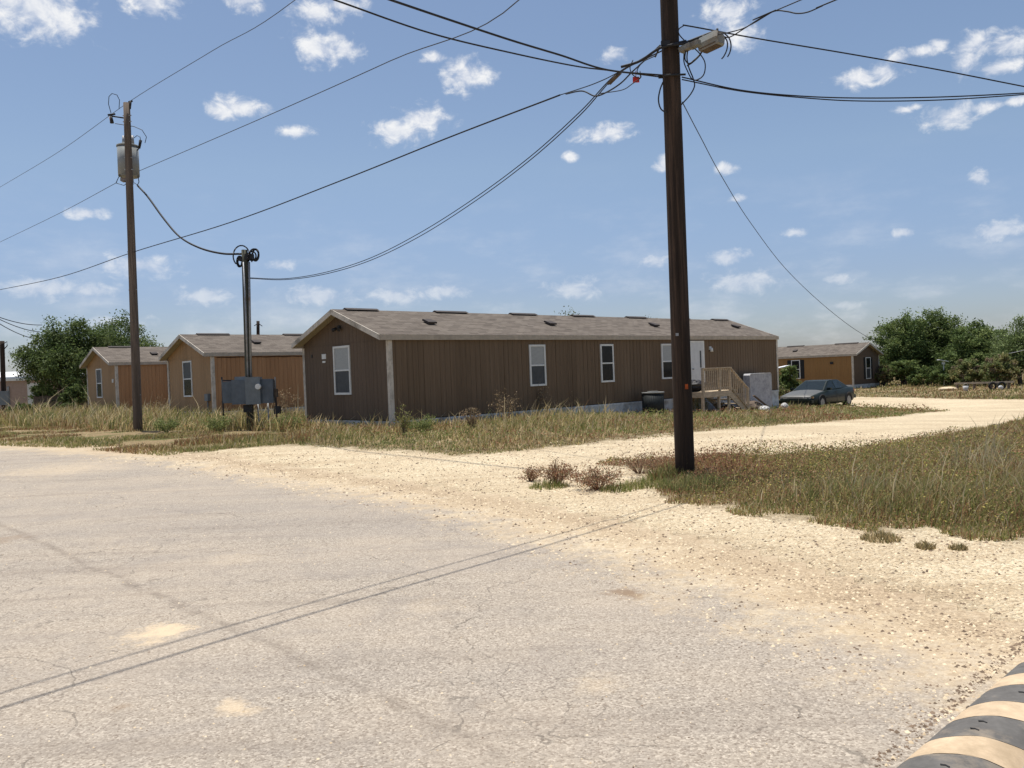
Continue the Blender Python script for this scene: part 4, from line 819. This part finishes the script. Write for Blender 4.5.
w = sagline([online(-4, 290.5, LB, DL), online(60, 277, LB, DL), LP_(133.5, 252)+LB, online(230, 222.5, FB, DL), online(340, 181, FB, DL), online(450, 137, FB, DL), online(560, 95, FB, DL)]); wire('thick telephone cable crossing behind the left pole up to the near pole', w, .014)
w = sagline([online(560, 95, FB, DL), online(576, 90, FB, DL), at(596, 83, FD+.5), at(617, 73, FD+.3), fpos(50)+np.array([-.16, -.1, 0])]); wire('upper strand of the telephone cable end just left of the near pole', w, .008)
w = sagline([online(566, 94, FB, DL), at(582, 91, FD+.7), at(595, 96, FD+.5), at(607, 92, FD+.3), at(621, 83, FD+.2), at(632, 72, FD), at(645, 60, FD), fpos(47)+np.array([-.16, -.1, 0])]); wire('slack loop of the telephone cable hanging below its strand', w, .011)
# service drop L pole -> service pole
w = sagline([LP_(138, 186)+LB, at(148, 197, 28), at(164, 219, 27.5), at(180, 237, 27), at(200, 248, 26.6), at(222, 253.5, 26.2), ST+np.array([-.1, 0, -.12])]); wire('thick service cable sagging from the transformer to the coiled pole', w, .032)
# service pole to near pole double cable
def twin(dz): return sagline([at(249, 278+dz*.2, 26), at(285, 279+dz*.3, 24.8), at(325, 273+dz*.5, 23.4), at(370, 259+dz*.7, 21.8), at(420, 234+dz, 20), at(475, 199+dz, 18.1), at(530, 158+dz, 16.3), at(580, 113+dz, 14.7), at(617, 74+dz*.4, 13.6), fpos(50)+np.array([-.15, -.12, -.05])])
wire('upper of the two service cables sagging from near pole to coiled pole', twin(-1.2), .010); wire('lower of the two service cables sagging from near pole to coiled pole', twin(2.2), .010)
# wires over the road to the left-behind
DW = np.array([-4, -4.9, 0])
def over(lst): return [online(px, py, FB, DW) for px, py in lst]
b1 = over([(608, 70), (560, 55), (512, 40.5), (450, 20), (388, -1)]); st = fpos(77)+np.array([-.14, -.1, 0])
hB = sagline([st]+b1); e = b1[-1]; d_ = (b1[-1]-b1[-2])/np.linalg.norm((b1[-1]-b1[-2])[:2]); cur = e.copy(); sl_ = d_[2]
ext = []
for i in range(14): sl_ += .045*1.6/2; cur = cur+np.array([d_[0], d_[1], 0])*1.6+np.array([0, 0, sl_*1.6]); ext.append(cur.copy())
wire('lower of two black cables leaving the near pole to the top left', hB+ext, .0125)
PO = FB+np.array([-.775, .63, 0])*.22; b2 = [online(a_, b_, PO, DW) for a_, b_ in [(610, 70.5), (575, 66), (512, 53), (430, 33), (332, -1)]]
hA_ = sagline([fpos(79)+np.array([-.14, -.1, 0])]+b2); e = b2[-1]; d_ = (b2[-1]-b2[-2])/np.linalg.norm((b2[-1]-b2[-2])[:2]); cur = e.copy(); sl_ = d_[2]; ext = []
for i in range(14): sl_ += .045*1.6/2; cur = cur+np.array([d_[0], d_[1], 0])*1.6+np.array([0, 0, sl_*1.6]); ext.append(cur.copy())
wire('outer black cable leaving the near pole to the top left corner', hA_+ext, .0095)
# right side wires
DR = np.array([1, .23, 0])
def rt_(lst): return [online(px, py, FB, DR) for px, py in lst]
q = rt_([(700, 28), (760, 39), (850, 54), (940, 70), (1024, 86.5), (1100, 101)]); wire('straight black cable from the near pole to the right edge, uppermost', sagline([at(683, 25, FD)]+q), .011)
q = rt_([(740, 90), (800, 96), (860, 98), (940, 97), (1024, 93), (1100, 88)]); wire('upper of two nearly touching cables running right from the near pole', sagline([fpos(79)+np.array([.13, -.08, 0])]+q), .010)
q = rt_([(740, 91), (800, 97.5), (860, 101), (940, 100), (1024, 94.5), (1100, 88.5)]); wire('lower of two nearly touching cables running right from the near pole', sagline([fpos(80)+np.array([.13, -.08, -.02])]+q), .009)
dq = lambda px: FD*(1-.127*(px-716)/122)
q = [at(a_, b_, dq(a_)) for a_, b_ in [(730, 37), (745, 28), (760, 18.5), (775, 11), (787, 11.5), (797, 13.4), (808, 12), (822, 6), (838, -1)]]; wire('lower cable rising from the splice case to the top right', sagline([at(722, 36, FD-.2)]+q+[extend(q, -DL, 3, .1)]), .009)
q = lineplane([(735, 31), (752, 24), (776, 10), (803, -1)]); wire('upper strand rising from the splice case to the top right', sagline([fpos(47)+np.array([.15, -.1, 0]), at(700, 38, FD)]+q+[extend(q, -DL, 8, .3)]), .007)
wire('main cable crossing the near pole from left fitting to splice case', sagline([at(621, 67, FD+.1), at(640, 61, FD), fpos(51)+np.array([-.16, -.15, 0]), fpos(48)+np.array([.16, -.15, 0]), at(690, 41, FD-.1), at(716, 31, FD-.1)]), .020)
tR = Rc+D2*.2+D1*.2; q = [fpos(103)+np.array([.13, -.05, 0]), at(700, 136, 17), at(722, 177, 24), at(750, 222, 33), at(785, 268, 43), at(820, 302, 52), at(850, 326, 60), at(873, 340.5, 68)]
wire('long thin service drop sagging from the near pole to the golden home', sagline(q), [.007+.010*min(1, i/50) for i in range(len(sagline(q)))])
for px0_, py0_, px1_, py1_, y0_, y1_, lb in ((-4, 316, 42, 325, 48, 58, 'uppermost of three wires entering the big left tree'), (-4, 317.5, 40, 332, 48, 58, 'middle of three wires entering the big left tree'), (-4, 321.5, 36, 339, 48, 58, 'lowest and darkest of three wires entering the big left tree')):
    wire(lb, span(at(px0_, py0_, y0_), at(px1_, py1_, y1_), .15, 10), .025)
wire('pale wire in front of the feathery tree at the right edge', span(at(1009, 353.5, 58), at(1040, 345, 52), .05, 6), .025, M_STEEL)
# splice case with loops
sc_ = thing('splice_case', 'grey weathered cable splice box hanging right of the near pole', 'splice box', at(711, 42, FD-.25))
oc = at(711, 42, FD-.25); ax = at(725, 33.5, FD-.6)-at(697, 47, FD-.25); ax /= np.linalg.norm(ax); rgt = np.cross(ax, (0, 0, 1)); rgt /= np.linalg.norm(rgt); upv = np.cross(rgt, ax)
m = MB(); prof = [(-.11, -.13), (.11, -.13), (.15, 0), (.10, .13), (-.10, .13), (-.15, 0)]; P = []
for s_, kk in ((-.165, .60), (-.135, .72), (.135, .72), (.165, .60)): P += [ax*s_+rgt*a*kk+upv*b*kk for a, b in prof]
F = [(i*6+j, i*6+(j+1) % 6, (i+1)*6+(j+1) % 6, (i+1)*6+j) for i in range(3) for j in range(6)]+[tuple(range(5, -1, -1)), tuple(range(18, 24))]
m.poly(P, F); m.build('casing', M_ENCL, sc_)
m = MB(); P = [ax*s_+rgt*a+upv*b for s_ in (-.13, .13) for a, b in ((-.072, -.098), (.072, -.098), (.093, -.06), (-.093, -.06))]; m.poly(P, [(3, 2, 1, 0), (4, 5, 6, 7), (0, 1, 5, 4), (1, 2, 6, 5), (3, 7, 6, 2), (0, 4, 7, 3)]); m.build('base_plate', M_RUST, sc_)
m = MB()
for s_ in (-.17, .17): m.tube([ax*s_*.7+upv*.09, ax*s_*.7+upv*.14], .015, 6)
m.build('hanger', M_DARK, sc_)
tp_ = thing('terminal_block', 'small grey cable terminal between the near pole and the splice box', 'terminal', at(689, 46.5, FD-.15))
ot = at(689, 46.5, FD-.15); m = MB(); m.obox(at(686, 48, FD-.15)-ot, ax, rgt, upv, .09, .05, .035); m.obox(at(695, 44.5, FD-.2)-ot, ax, rgt, upv, .08, .05, .035); m.build('casing', M_ENCL, tp_)
m = MB(); m.tube([at(678, 49, FD-.1)-ot, at(684, 48, FD-.12)-ot], .012, 6); m.build('clamp', M_STEEL, tp_)
def lw(label, pts, r=.009, closed=False): wire(label, sagline([at(a, b, FD-.15+.02*i) for i, (a, b) in enumerate(pts)], 6), r, M_CABLE, 'drip_loop', 'cable loops at the near pole')
lw('widest black cable loop hanging right of the near pole', [(693, 47), (700, 54), (705, 63), (704, 74), (698, 79.5), (692, 79), (687, 70), (684, 62), (684, 54), (684, 49)])
lw('slack cable curling from the terminal down to the pole side', [(688, 49), (687, 58), (689, 68), (693, 78), (694.5, 86), (690, 95), (681, 105)])
lw('short tight loop under the terminal block', [(686, 49), (685, 59), (689, 63.5), (694, 60), (700, 54), (703, 46), (702, 38)])
lw('narrow loop just left of the splice box', [(702, 38), (704, 46), (700, 55), (693, 62), (687, 66)])
lw('curved cable tail from the top cable end back to the main cable', [(684, 25.5), (679, 29), (679, 34), (684, 40), (690, 44)], .008)
lw('hooked cable tail hanging right of the splice box, outer one', [(724, 33), (729, 38), (731, 45), (730, 52), (727.5, 57)], .010)
lw('hooked cable tail hanging right of the splice box, inner one', [(722, 34), (727, 41), (727, 49), (724, 56), (721.5, 59)], .010)
lw('cable loop hanging on the left side of the near pole', [(663, 82), (660, 90), (658.5, 100), (661, 109), (668, 113.5)], .010)
lw('thin slack loop joining the two bundles left of the pole', [(655, 56), (643, 62), (637, 71), (641, 77), (632, 84), (622, 90), (600, 93.5)], .007)
lw('short cable loop around the red tag', [(633, 60), (630, 68), (633, 75), (640, 78), (640, 71)], .007)
m = MB(); q0 = at(636, 79.5, FD); m.box(-.045, .045, -.01, .01, -.04, .035); m.tube([(0, 0, .035), (0, 0, .12)], .005, 5); tag(m.build('marker_tag', M_RED, None, q0), 'small red tag hanging on the cables left of the near pole', 'tag')
m = MB(); q0 = at(612, 80, 13.7)
for dx in (0, .03): m.tube([at(608, 84, 13.8)-q0+[dx, 0, 0], at(619, 73, 13.6)-q0+[dx, 0, 0]], .022, 6)
tag(m.build('cable_grip', M_RUST, None, q0), 'rusty reddish grips on the two service cables left of the pole', 'cable grip')

# ------------------------------------------------------------------ parked car
cp = at(818, 400, 41.6); cp = np.array([cp[0], cp[1], 0]); cp[2] = float(hgt(cp[0], cp[1])); cp[2] = -.70
car = thing('parked_car', 'dusty dark green sedan parked in the grass past the long home', 'car', cp, atan2(-.70, -.714)); car.scale = (1.05, 1.05, 1.05)
def ring_(x, w, zb, zt, top):
    return [(x, -w*.93, zb), (x, -w, zb+.12), (x, -w*1.0, (zb+zt)/2+.05), (x, -w*.97, zt-.05), (x, -w*.88, zt), (x, -w*.45, zt+top), (x, 0, zt+top*1.25), (x, w*.45, zt+top), (x, w*.88, zt), (x, w*.97, zt-.05), (x, w, (zb+zt)/2+.05), (x, w, zb+.12), (x, w*.93, zb)]
stn = [(2.34, .62, .33, .52, .02), (2.30, .74, .27, .60, .02), (2.16, .83, .22, .66, .03), (1.80, .86, .2, .72, .04), (1.0, .875, .2, .84, .045), (.2, .88, .2, .87, .02), (-.8, .88, .2, .89, .02), (-1.6, .875, .22, .92, .03), (-2.1, .84, .26, .91, .03), (-2.28, .78, .34, .86, .01)]
P = []; 
for s_ in stn: P += ring_(*s_)
F = []; mi = []
m = MB(); n = 13
for i in range(len(stn)-1):
    for j in range(n):
        f = (i*n+j, i*n+(j+1) % n, (i+1)*n+(j+1) % n, (i+1)*n+j)
        F.append(f); mi.append(1 if (i < 4 and 4 <= j <= 7) else 0)
F.append(tuple(range(n-1, -1, -1))); mi.append(0); F.append(tuple((len(stn)-1)*n+j for j in range(n))); mi.append(0)
m.poly(P, F, 0, True); m.mi = mi; m.build('body', [M_CAR, M_HOOD], car)
zr = 1.31; G0 = [(1.02, .76, .86), (.20, .80, .88), (-.75, .80, .90), (-1.72, .74, .92)]; G1 = [(.18, .56, zr-.03), (-.05, .60, zr), (-.75, .60, zr), (-1.05, .55, zr-.04)]
m = MB(); P = [(x, -y, z) for x, y, z in G0]+[(x, -y, z) for x, y, z in G1]+[(x, y, z) for x, y, z in G1]+[(x, y, z) for x, y, z in G0]
m.poly(P, [(0, 1, 5, 4), (1, 2, 6, 5), (2, 3, 7, 6), (4, 5, 9, 8), (5, 6, 10, 9), (6, 7, 11, 10), (8, 9, 13, 12), (9, 10, 14, 13), (10, 11, 15, 14), (0, 4, 8, 12), (3, 15, 11, 7)]); m.build('cabin', M_CAR, car)
def pane(name, q, mat=M_CARGLASS, k=.86, off=.008):
    q = np.array(q, float); c = q.mean(0); nn = np.cross(q[1]-q[0], q[2]-q[0]); nn /= np.linalg.norm(nn); ctr = np.array([-.3, 0, .9])
    if nn@(c-ctr) < 0: nn = -nn
    q = c+(q-c)*k; m = MB(); m.poly(list(q+nn*off)+list(q-nn*.004), [(0, 1, 2, 3), (7, 6, 5, 4), (0, 4, 5, 1), (1, 5, 6, 2), (2, 6, 7, 3), (3, 7, 4, 0)]); m.build(name, mat, car)
V4 = lambda a, b, s_: (a[0], s_*a[1], a[2])
pane('windscreen', [(1.02, -.76, .86), (1.02, .76, .86), (.18, .56, zr-.03), (.18, -.56, zr-.03)], k=.92); pane('rear_window', [(-1.72, -.74, .92), (-1.72, .74, .92), (-1.05, .55, zr-.04), (-1.05, -.55, zr-.04)], k=.9)
for s_ in (-1, 1):
    pane('side_window', [(.88, s_*.765, .87), (-.12, s_*.80, .885), (-.12, s_*.60, zr), (.16, s_*.57, zr-.02)], k=.84); pane('side_window', [(-.15, s_*.80, .885), (-1.0, s_*.79, .90), (-.85, s_*.59, zr), (-.15, s_*.60, zr)], k=.84)
    for wx in (1.42, -1.40):
        m = MB(); m.tube([(wx, s_*.66, .31), (wx, s_*.885, .31)], .31, 24); w = m.build('wheel', M_TYRE, car)
        m = MB(); m.tube([(wx, s_*.886, .31), (wx, s_*.892, .31)], .19, 20)
        for k in range(6): a = k*pi/3; m.bar((wx, s_*.894, .31), (wx+.18*cos(a), s_*.894, .31+.18*sin(a)), .05, .01, up=(0, 1, 0))
        m.build('rim', M_RIM, w)
        m = MB(); pts = [(wx+.36*cos(a), s_*.878, .31+.36*sin(a)) for a in np.linspace(0, pi, 13)]; m.tube(pts, .03, 5); m.build('wheel_arch', M_DARK, car)
    m = MB(); m.box(2.17, 2.31, min(s_*.42, s_*.74), max(s_*.42, s_*.74), .535, .625); m.build('headlight', M_LAMP, car)
    m = MB(); m.box(2.12, 2.24, min(s_*.745, s_*.82), max(s_*.745, s_*.82), .54, .62); m.build('turn_signal', M_AMBER, car)
    m = MB(); m.obox((.72, s_*.90, .92), (1, 0, 0), (0, 1, 0), (0, 0, 1), .07, .09, .055); m.build('mirror', M_CAR, car)
    m = MB(); m.box(-2.3, -2.2, min(s_*.45, s_*.78), max(s_*.45, s_*.78), .66, .80); m.build('tail_light', M_RED, car)
    m = MB(); m.box(-.1, .05, min(s_*.884, s_*.90), max(s_*.884, s_*.90), .74, .77); m.build('door_handle', M_DARK, car)
    m = MB(); m.box(-1.0, 1.0, min(s_*.881, s_*.895), max(s_*.881, s_*.895), .50, .54); m.box(-.14, -.125, min(s_*.88, s_*.886), max(s_*.88, s_*.886), .3, .87); m.build('side_trim', M_DARK, car)
m = MB(); m.box(2.20, 2.42, -.80, .80, .32, .47); m.box(2.1, 2.39, -.83, -.80, .33, .46); m.box(2.1, 2.39, .80, .83, .33, .46); m.build('bumper', M_CAR, car); m = MB(); m.box(2.25, 2.325, -.38, .38, .50, .60); m.box(2.3, 2.425, -.45, .45, .22, .31); m.build('grille', M_DARK, car)
m = MB(); m.box(-2.42, -2.2, -.8, .8, .36, .52); m.build('bumper', M_CAR, car)

# ------------------------------------------------------------------ speed bump
u = np.array([.731, .682, 0]); pr_ = np.array([.682, -.731, 0]); o0 = np.array([1.555, 3.31, .012]); sb = thing('speed_bump', 'rubber speed bump with faded black and yellow stripes, bottom right corner', 'speed bump', o0)
BW = .345; BH = .056
def bump_piece(t0, t1, name, mat, bead):
    m = MB(); nn = 18; ks = np.linspace(t0, t1, 5); P = []
    for kt in ks:
        for i in range(nn+1):
            s_ = i/nn; z = BH*(sin(pi*s_)**.72); wob = .004*sin(13*s_+7*kt); P.append(u*(kt+wob+.5*BW*s_)+pr_*(BW*s_)+np.array([0, 0, z]))
    F = [(a*(nn+1)+i, (a+1)*(nn+1)+i, (a+1)*(nn+1)+i+1, a*(nn+1)+i+1) for a in range(len(ks)-1) for i in range(nn)]
    m.poly([tuple(p) for p in P], [f[::-1] for f in F], 0, True); k_ = nn+1; m.poly([P[i] for i in range(k_)], [tuple(range(k_))]); m.poly([P[-k_+i] for i in range(k_)], [tuple(range(k_-1, -1, -1))])
    o = m.build(name, mat, sb)
    if bead:
        for (ss, tt) in bead:
            z = BH*(sin(pi*ss)**.72)+.002; q = u*(t0+(t1-t0)*tt+.5*BW*ss)+pr_*BW*ss+np.array([0, 0, z]); mm = MB()
            mm.tube([q-pr_*.016-u*.004, q+u*.004, q+pr_*.016-u*.003], .0035, 5); mm.build('screw_slot', M_DARK, o)
k = -5
while k < 8:
    y0 = -.10+k*.47; bump_piece(y0+.003, y0+.207, 'yellow_stripe', M_YELLOW, None); bump_piece(y0+.211, y0+.466, 'black_stripe', M_RUBBER, ((.42, .68), (.42, .30)) if k % 2 == 0 else ((.5, .5),)); k += 1

# ------------------------------------------------------------------ left background
ptr = thing('pale_trailer', 'pale pink trailer with white metal roof at the left edge', 'trailer', (0, 0, 0)); c0 = at(30, 413, 62); c0[2] = 0
ptr.location = (c0[0], c0[1], 0.1); ptr.rotation_euler = (0, 0, radians(8))
m = MB(); m.box(-9, 3.2, 0, 3.6, 0, 2.55); m.build('wall', M_PINKWALL, ptr)
m = MB(); P = []; 
for x in (-9.2, 3.4):
    for i in range(9): a = i/8; P.append((x, -.15+3.9*a, 2.6+.55*sin(pi*a)))
m.poly(P, [(i, i+1, i+10, i+9) for i in range(8)]+[tuple(range(8, -1, -1)), tuple(range(9, 18)), (0, 9, 17, 8)], 0, True); m.build('roof', M_WHITEROOF, ptr)
m = MB(); m.box(-9.2, 3.4, -.19, -.153, 2.42, 2.6); m.build('fascia', M_FRAME, ptr)
m = MB(); m.box(-.1, .9, -.03, -.003, .3, 2.2); m.build('door', M_FRAME, ptr); m = MB(); m.box(-1.5, -1.35, -.1, -.003, .3, 2.0); m.build('pipe', M_STEEL, ptr)
m = MB(); p = np.array(tb(34, 57)); q = np.array(tb(92, 57)); n_ = 22
for i in range(n_): a = p+(q-p)*i/n_-p; m.box(a[0], a[0]+.19, a[1]-.015, a[1]+.015, .15, 1.25+.03*sin(i*5))
m2 = MB(); m2.bar(np.array([0, .04, .5]), q-p+np.array([0, .04, .5]), .04, .09); m2.bar(np.array([0, .04, 1.0]), q-p+np.array([0, .04, 1.0]), .04, .09)
for i in range(5): a = (q-p)*i/4; m2.box(a[0]-.04, a[0]+.04, a[1]+.06, a[1]+.14, -.2, 1.25)
t = thing('board_fence', 'low brown board fence in the shade under the big left tree', 'fence', p); m.build('boards', M_FENCE, t); m2.build('rail', M_FENCE, t)
# ------------------------------------------------------------------ right background bits
def gpos(px, y): return np.array(tb(px, y))
p = gpos(955, 56); q = gpos(1015, 55); m = MB(); m.bar((0, 0, .46), q-p+np.array([0, 0, .46]), .06, .12); t = thing('low_rail', 'long low weathered rail in front of the right hand trees', 'rail', p); m.build('rail', M_LUMBER, t)
for i in range(4): a = (q-p)*(i+.2)/3.5; m = MB(); m.box(a[0]-.07, a[0]+.07, a[1]+.035, a[1]+.15, -.2, .42); m.build('post', M_FENCE, t)
for i, (px_, lb) in enumerate(((993, 'dark tyre lying by the low rail, left one'), (1002, 'dark tyre lying by the low rail, right one'))):
    p = gpos(px_, 54.6); m = MB(); rgn = [(.22*cos(a), 0, .22*sin(a)+.26) for a in np.linspace(0, 2*pi, 21)]; m.tube(rgn, .07, 8); tag(m.build('tyre', M_TYRE, None, p), lb, 'tyre', 'tyres by the low rail')
m = MB(); m.cyl((0, 0, 0), .13, .34, 16, r2=.17); p = gpos(966, 54); t = thing('bucket', 'small white bucket on the ground left of the tyres', 'bucket', p); m.build('pail', M_BAG, t); m = MB(); m.tube([(.17*cos(a), 0, .34+.16*sin(a)) for a in np.linspace(0, pi, 9)], .008, 5); m.build('handle', M_STEEL, t)
blob('sand_heap', simple('sand', (.6, .48, .32), .95), 'small pale sand heap left of the white bucket', 'sand heap', gpos(948, 56)-[0, 0, .05], .6, .4, .3, 12)
blob('plastic_bag', M_BAG, 'grey white bag hanging at the low rail near the tyres', 'bag', gpos(1001, 54.2), .16, .12, .3, 13)
m = MB(); p = gpos(944, 66); m.obox((0, 0, 2.02), (.95, 0, -.2), (0, 1, 0), (.2, 0, .95), .38, .2, .03); m.box(.03, .08, -.03, .03, 0, 2.0); m.box(-.06, .16, -.06, .04, 1.72, 1.9); tag(m.build('birdhouse_stand', M_FRAME, None, p), 'small white slanted roof on a post among the dark trees', 'stand')
aw = thing('awning', 'white slanted awning at the left window of the golden home', 'awning', gpos(783, 61)); z_ = at(783, 367, 61)[2]-gpos(783, 61)[2]
m = MB(); m.obox((0, 0, z_), (.98, 0, .17), (0, 1, 0), (-.17, 0, .98), .5, .5, .03); m.build('sheet', M_WHITEROOF, aw)
for dx in (-.4, .4): m = MB(); m.box(dx-.03, dx+.03, .35, .41, 0, z_-.1); m.build('post', M_STEEL, aw)

# ------------------------------------------------------------------ light and sky
SUN_EL = radians(79.3); hx, hy = -.60, .80
sv = np.array([hx*cos(SUN_EL), hy*cos(SUN_EL), sin(SUN_EL)])
from mathutils import Vector, Matrix
sun = bpy.data.lights.new('sun', 'SUN'); sun.energy = 4.3; sun.angle = radians(.55); sun.color = (1, .955, .88); so = bpy.data.objects.new('sun', sun); COL.objects.link(so)
so.rotation_euler = Vector(sv).to_track_quat('Z', 'Y').to_euler(); so.location = (0, 0, 30)
wd = bpy.data.worlds.new('World'); SC.world = wd; wd.use_nodes = True; T = wd.node_tree; T.nodes.clear()
class WT(NT):
    def __init__(s, t): s.t = t
wt = WT(T); outw = wt.n('ShaderNodeOutputWorld')
sky = wt.n('ShaderNodeTexSky', sky_type='NISHITA'); sky.sun_disc = False; sky.sun_elevation = SUN_EL; sky.sun_rotation = atan2(hx, hy); sky.altitude = 100; sky.air_density = 1.0; sky.dust_density = 1.2; sky.ozone_density = 2.0
tc = wt.n('ShaderNodeTexCoord'); sx = wt.n('ShaderNodeSeparateXYZ'); wt.l(tc.outputs['Generated'], sx.inputs[0])
az = math_(wt, 'ARCTAN2', sx.outputs[0], sx.outputs[1]); el = math_(wt, 'ARCSINE', sx.outputs[2])
uv = wt.n('ShaderNodeCombineXYZ'); wt.l(az, uv.inputs[0]); wt.l(el, uv.inputs[1]); uvo = uv.outputs[0]
CL = [(30, 8, 52, 26), (62, 22, 22, 16), (152, 3, 26, 13), (243, 2, 20, 9), (316, 14, 26, 13), (342, 5, 28, 10), (322, 48, 30, 17), (345, 50, 18, 10), (236, 107, 28, 11), (222, 113, 16, 8), (296, 133, 17, 7), (400, 132, 28, 14), (425, 118, 28, 14), (466, 76, 27, 18), (432, 58, 14, 6), (85, 213, 19, 6),
      (140, 266, 38, 12), (45, 288, 38, 12), (602, 134, 30, 10), (618, 130, 16, 7), (570, 157, 9, 5), (664, 165, 12, 11), (655, 262, 15, 10), (575, 290, 32, 13), (613, 55, 13, 7), (728, 13, 26, 14), (742, 36, 20, 14), (860, 79, 22, 10), (884, 72, 18, 10), (898, 58, 12, 8), (925, 50, 18, 6), (938, 44, 10, 5), (974, 44, 16, 12), (968, 62, 12, 14), (1008, 44, 18, 10), (1000, 68, 18, 8), (948, 116, 24, 12), (985, 108, 14, 6),
      (726, 168, 12, 6), (738, 199, 11, 5), (728, 257, 20, 8), (742, 283, 36, 14), (838, 280, 14, 6), (904, 233, 11, 5), (998, 231, 25, 11), (979, 177, 8, 8), (445, 291, 26, 9), (397, 296, 34, 11), (318, 296, 40, 12), (280, 265, 14, 6), (205, 296, 30, 10), (110, 323, 40, 8), (90, 291, 24, 9), (795, 232, 12, 5), (840, 306, 20, 5), (1018, 100, 10, 5), (905, 110, 12, 4)]
nzc = wt.n('ShaderNodeTexNoise', i_Scale=42., i_Detail=8., i_Roughness=.62, i_Distortion=.3); mpn = wt.n('ShaderNodeMapping'); mpn.inputs['Scale'].default_value = (1, 1.35, 1); wt.l(uvo, mpn.inputs[0]); wt.l(mpn.outputs[0], nzc.inputs['Vector'])
acc = None
for (cx, cy, rx_, ry_) in CL:
    d = ray(cx, cy); d = d/np.linalg.norm(d); a0, e0 = atan2(d[0], d[1]), asin(d[2]); s1 = wt.n('ShaderNodeVectorMath', operation='SUBTRACT'); s1.inputs[1].default_value = (a0, e0, 0); wt.l(uvo, s1.inputs[0])
    s2 = wt.n('ShaderNodeVectorMath', operation='MULTIPLY'); s2.inputs[1].default_value = (FPX/(rx_*.9), FPX/(ry_*.86), 0); wt.l(s1.outputs[0], s2.inputs[0]); s3 = wt.n('ShaderNodeVectorMath', operation='LENGTH'); wt.l(s2.outputs[0], s3.inputs[0])
    acc = s3.outputs['Value'] if acc is None else math_(wt, 'MINIMUM', acc, s3.outputs['Value'])
v = math_(wt, 'ADD', acc, math_(wt, 'MULTIPLY', math_(wt, 'SUBTRACT', nzc.outputs[0], .5), 3.0))
mr = wt.n('ShaderNodeMapRange', interpolation_type='SMOOTHSTEP'); mr.inputs['From Min'].default_value = 1.3; mr.inputs['From Max'].default_value = .1; wt.l(v, mr.inputs['Value']); mask = mr.outputs[0]
# elsewhere in the sky (beside and behind the camera): scattered clouds of the same kind
n3 = wt.n('ShaderNodeTexNoise', i_Scale=7., i_Detail=7., i_Roughness=.58); wt.l(uvo, n3.inputs['Vector'])
m3 = wt.n('ShaderNodeMapRange', interpolation_type='SMOOTHSTEP'); m3.inputs['From Min'].default_value = .60; m3.inputs['From Max'].default_value = .70; wt.l(n3.outputs[0], m3.inputs['Value'])
side_ = wt.n('ShaderNodeMapRange'); side_.inputs['From Min'].default_value = .64; side_.inputs['From Max'].default_value = .72; wt.l(math_(wt, 'ABSOLUTE', az), side_.inputs['Value'])
mask = math_(wt, 'MAXIMUM', mask, math_(wt, 'MULTIPLY', m3.outputs[0], side_.outputs[0]))
# thin veil low in the sky
n4 = wt.n('ShaderNodeTexNoise', i_Scale=9., i_Detail=6., i_Roughness=.6); mp4 = wt.n('ShaderNodeMapping'); mp4.inputs['Scale'].default_value = (1, 2.6, 1); wt.l(uvo, mp4.inputs[0]); wt.l(mp4.outputs[0], n4.inputs['Vector'])
m4 = wt.n('ShaderNodeMapRange', interpolation_type='SMOOTHSTEP'); m4.inputs['From Min'].default_value = .45; m4.inputs['From Max'].default_value = .75; wt.l(n4.outputs[0], m4.inputs['Value'])
e4 = wt.n('ShaderNodeMapRange', interpolation_type='SMOOTHSTEP'); e4.inputs['From Min'].default_value = .26; e4.inputs['From Max'].default_value = .04; wt.l(el, e4.inputs['Value'])
veil = math_(wt, 'MULTIPLY', math_(wt, 'MULTIPLY', m4.outputs[0], e4.outputs[0]), .38)
fade = wt.n('ShaderNodeMapRange'); fade.inputs['From Min'].default_value = .06; fade.inputs['From Max'].default_value = .26; fade.inputs['To Min'].default_value = .35; fade.inputs['To Max'].default_value = .92; wt.l(el, fade.inputs['Value'])
mask = math_(wt, 'MAXIMUM', math_(wt, 'MULTIPLY', mask, fade.outputs[0]), veil)
hz_ = ramp(wt, el, [(0.0, (.80, .83, .98)), (.10, (.78, .79, .93)), (.24, (1.0, .97, .95)), (.6, (1, .985, .96))])
bg = wt.n('ShaderNodeBackground', i_Strength=.10); wt.l(mixc(wt, 1.0, sky.outputs[0], hz_, 'MULTIPLY'), bg.inputs[0])
bg2 = wt.n('ShaderNodeBackground', i_Strength=.78)
cc = ramp(wt, nzc.outputs[0], [(.34, (1, 1, 1)), (.58, (.74, .78, .87))]); wt.l(cc, bg2.inputs[0])
mx = wt.n('ShaderNodeMixShader'); wt.l(mask, mx.inputs[0]); wt.l(bg.outputs[0], mx.inputs[1]); wt.l(bg2.outputs[0], mx.inputs[2]); wt.l(mx.outputs[0], outw.inputs[0])

cam = bpy.data.cameras.new('camera'); co = bpy.data.objects.new('camera', cam); COL.objects.link(co); SC.camera = co
cam.sensor_fit = 'HORIZONTAL'; cam.sensor_width = 36; cam.lens = 36*FPX/1024; cam.clip_start = .05; cam.clip_end = 3000
B = -F_; co.matrix_world = Matrix(((R_[0], U_[0], B[0], 0), (R_[1], U_[1], B[1], 0), (R_[2], U_[2], B[2], 1.6), (0, 0, 0, 1)))
SC.render.engine = 'CYCLES'; SC.view_settings.view_transform = 'Standard'; SC.view_settings.look = 'None'; SC.view_settings.exposure = 0.3; SC.view_settings.gamma = 1
SC.cycles.max_bounces = 6; SC.cycles.diffuse_bounces = 3; SC.cycles.transparent_max_bounces = 8; SC.cycles.use_denoising = True
